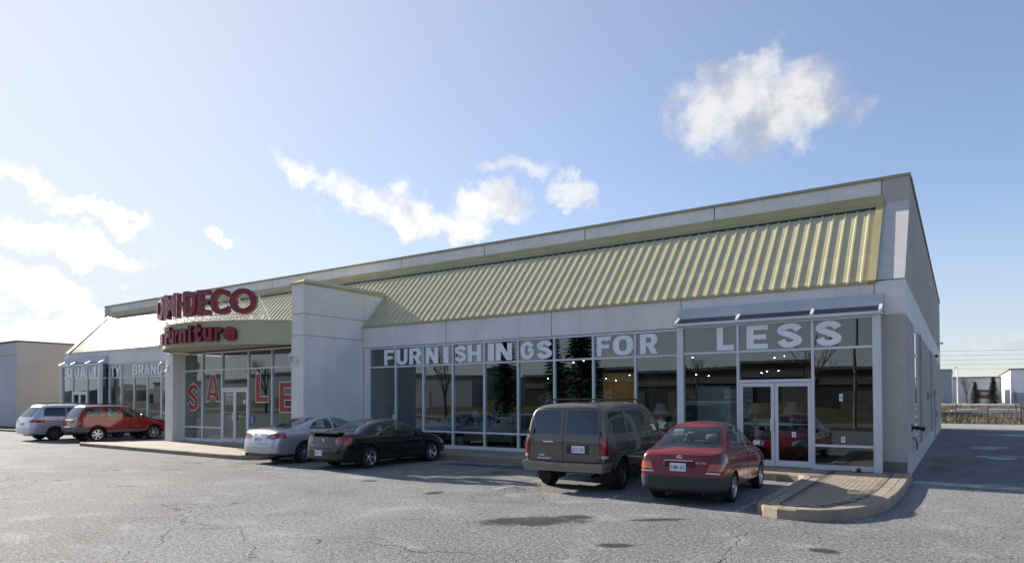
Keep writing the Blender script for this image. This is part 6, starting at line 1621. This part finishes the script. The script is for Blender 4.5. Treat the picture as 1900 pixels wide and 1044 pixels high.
# ---- across the street, behind the camera: what the glass mirrors
M_BRICKW = mat('brown_brick_unit', (.065, .062, .062), .9, var=.1, vs=.5)
w1 = thing('warehouse', (-24, -80, 0), 'long brown warehouse across the street, mirrored in the shop glazing', 'warehouse')
MB().box(-58, 12, -98, -72, -.1, 6.2).build('wall', M_BRICKW, w1); MB().box(-58.2, 12.2, -98.2, -71.8, 6.2, 6.6).build('roof_edge', M_PLINTH, w1)
for k in range(9):
    o = MB().box(-54 + k * 7.2, -50.4 + k * 7.2, -72, -71.93, .1, 3.6).build('loading_door', (M_PLINTH, M_UNIT2, M_PLINTH)[k % 3], w1)
    for j in range(4): MB().box(-54 + k * 7.2, -50.4 + k * 7.2, -71.93, -71.91, .8 + j * .7, .86 + j * .7).build('door_rib', M_PLINTH, o)
MB().box(-58, 12, -71.95, -71.9, 4.4, 5.2).build('fascia_stripe', M_PLINTH, w1)
w2 = thing('warehouse', (-110, -75, 0), 'low grey warehouse further along the street, mirrored in the entrance glazing', 'warehouse')
MB().box(-190, -75, -110, -82, -.1, 7.0).build('wall', M_UNIT, w2); MB().box(-190.2, -74.8, -110, -81.8, 7.0, 7.4).build('roof_edge', M_PLINTH, w2)
for k in range(8): MB().box(-186 + k * 13, -180 + k * 13, -82, -81.94, .1, 4.0).build('loading_door', M_CONC_D, w2)
w3 = thing('warehouse', (50, -75, 0), 'tan warehouse across the street, mirrored in the end bay', 'warehouse')
MB().box(22, 110, -110, -80, -.1, 6.0).build('wall', M_SIDE, w3); MB().box(21.8, 110, -110, -79.8, 6.0, 6.3).build('roof_edge', M_PLINTH, w3)
for k in range(5): MB().box(28 + k * 14, 34 + k * 14, -80, -79.94, .1, 4.0).build('loading_door', M_UNIT, w3)
hz = [(-900 + i * 30, -330 - 30 * math.sin(i * .7)) for i in range(61)]
hv = []
for i, (x, y) in enumerate(hz): hv += [(x, y, -1), (x, y - 10, 13 + 5 * math.sin(i * .55) + 3 * math.sin(i * 1.9)), (x, y - 120, 10)]
tag(MB().add(hv, [(3 * i + k, 3 * i + 3 + k, 3 * i + 4 + k, 3 * i + 1 + k) for i in range(60) for k in (0, 1)], True).build('hills', mat('bare_wood_hills', (.09, .08, .075), .95, var=.2, vs=.05)), kind='structure')
bz = []
for i in range(50):
    x = -150 + i * 6; h = 1.1 + .5 * math.sin(i * .9) + .25 * math.sin(i * 2.3); bz += [(x, -55, -.02), (x, -58.5, h), (x, -62, h * .8), (x, -68, -.02)]
tag(MB().add(bz, [(4 * i + k, 4 * i + 4 + k, 4 * i + 5 + k, 4 * i + 1 + k) for i in range(49) for k in range(3)], True).build('earth_bank', M_EARTH), kind='structure')
REFL = 'street trees mirrored in the glazing'
spruce(-38.7, -38, 0, 8.6, 2.9, 'spruce across the lot mirrored in the panes right of the black sedan', 21, 2600, REFL)
spruce(-26.3, -32.5, 0, 10.6, 2.8, 'tall spruce mirrored in the panes above the van', 22, 3000, REFL)
spruce(-30.5, -35, 0, 8.0, 2.6, 'shorter spruce mirrored beside the tall one above the van', 23, 2400, REFL)
spruce(-62, -38, 0, 8.0, 2.6, 'far spruce mirrored in the entrance glazing', 24, 2000, REFL)
bare_tree(-45.5, -36, 0, 9.0, 'bare tree mirrored in the panes above the black sedan', 31, .42, 5, REFL)
bare_tree(-20, -45, 0, 8.0, 'bare tree mirrored beside the LESS lettering', 32, .42, 5, REFL)
bare_tree(-8.5, -39, 0, 8.5, 'bare tree mirrored in the pane right of the bay door', 33, .42, 5, REFL)
bare_tree(-72, -37, 0, 9, 'bare tree mirrored at the left of the entrance', 34, .42, 5, REFL)
for x, y, lab in ((-46.4, -40, 'utility pole mirrored in the FURNISHINGS panes'), (-5.6, -40, 'utility pole mirrored in the end bay')):
    t = thing('utility_pole', (x, y, 0), lab, 'utility pole')
    MB().tube((x, y, -.3), (x, y, 10), .15, .11, 10).build('pole', M_GREYW, t)
    MB().bbox(x - 1.1, x + 1.1, y - .06, y + .06, 9.2, 9.35, .01).build('crossarm', M_GREYW, t)
    for k in (-1, -.4, .4, 1): MB().lathe([(.03, 0), (.05, .04), (.03, .1), (0, .12)], (x + k, y, 9.35), 'z', 8).build('insulator', M_CERAM, t)
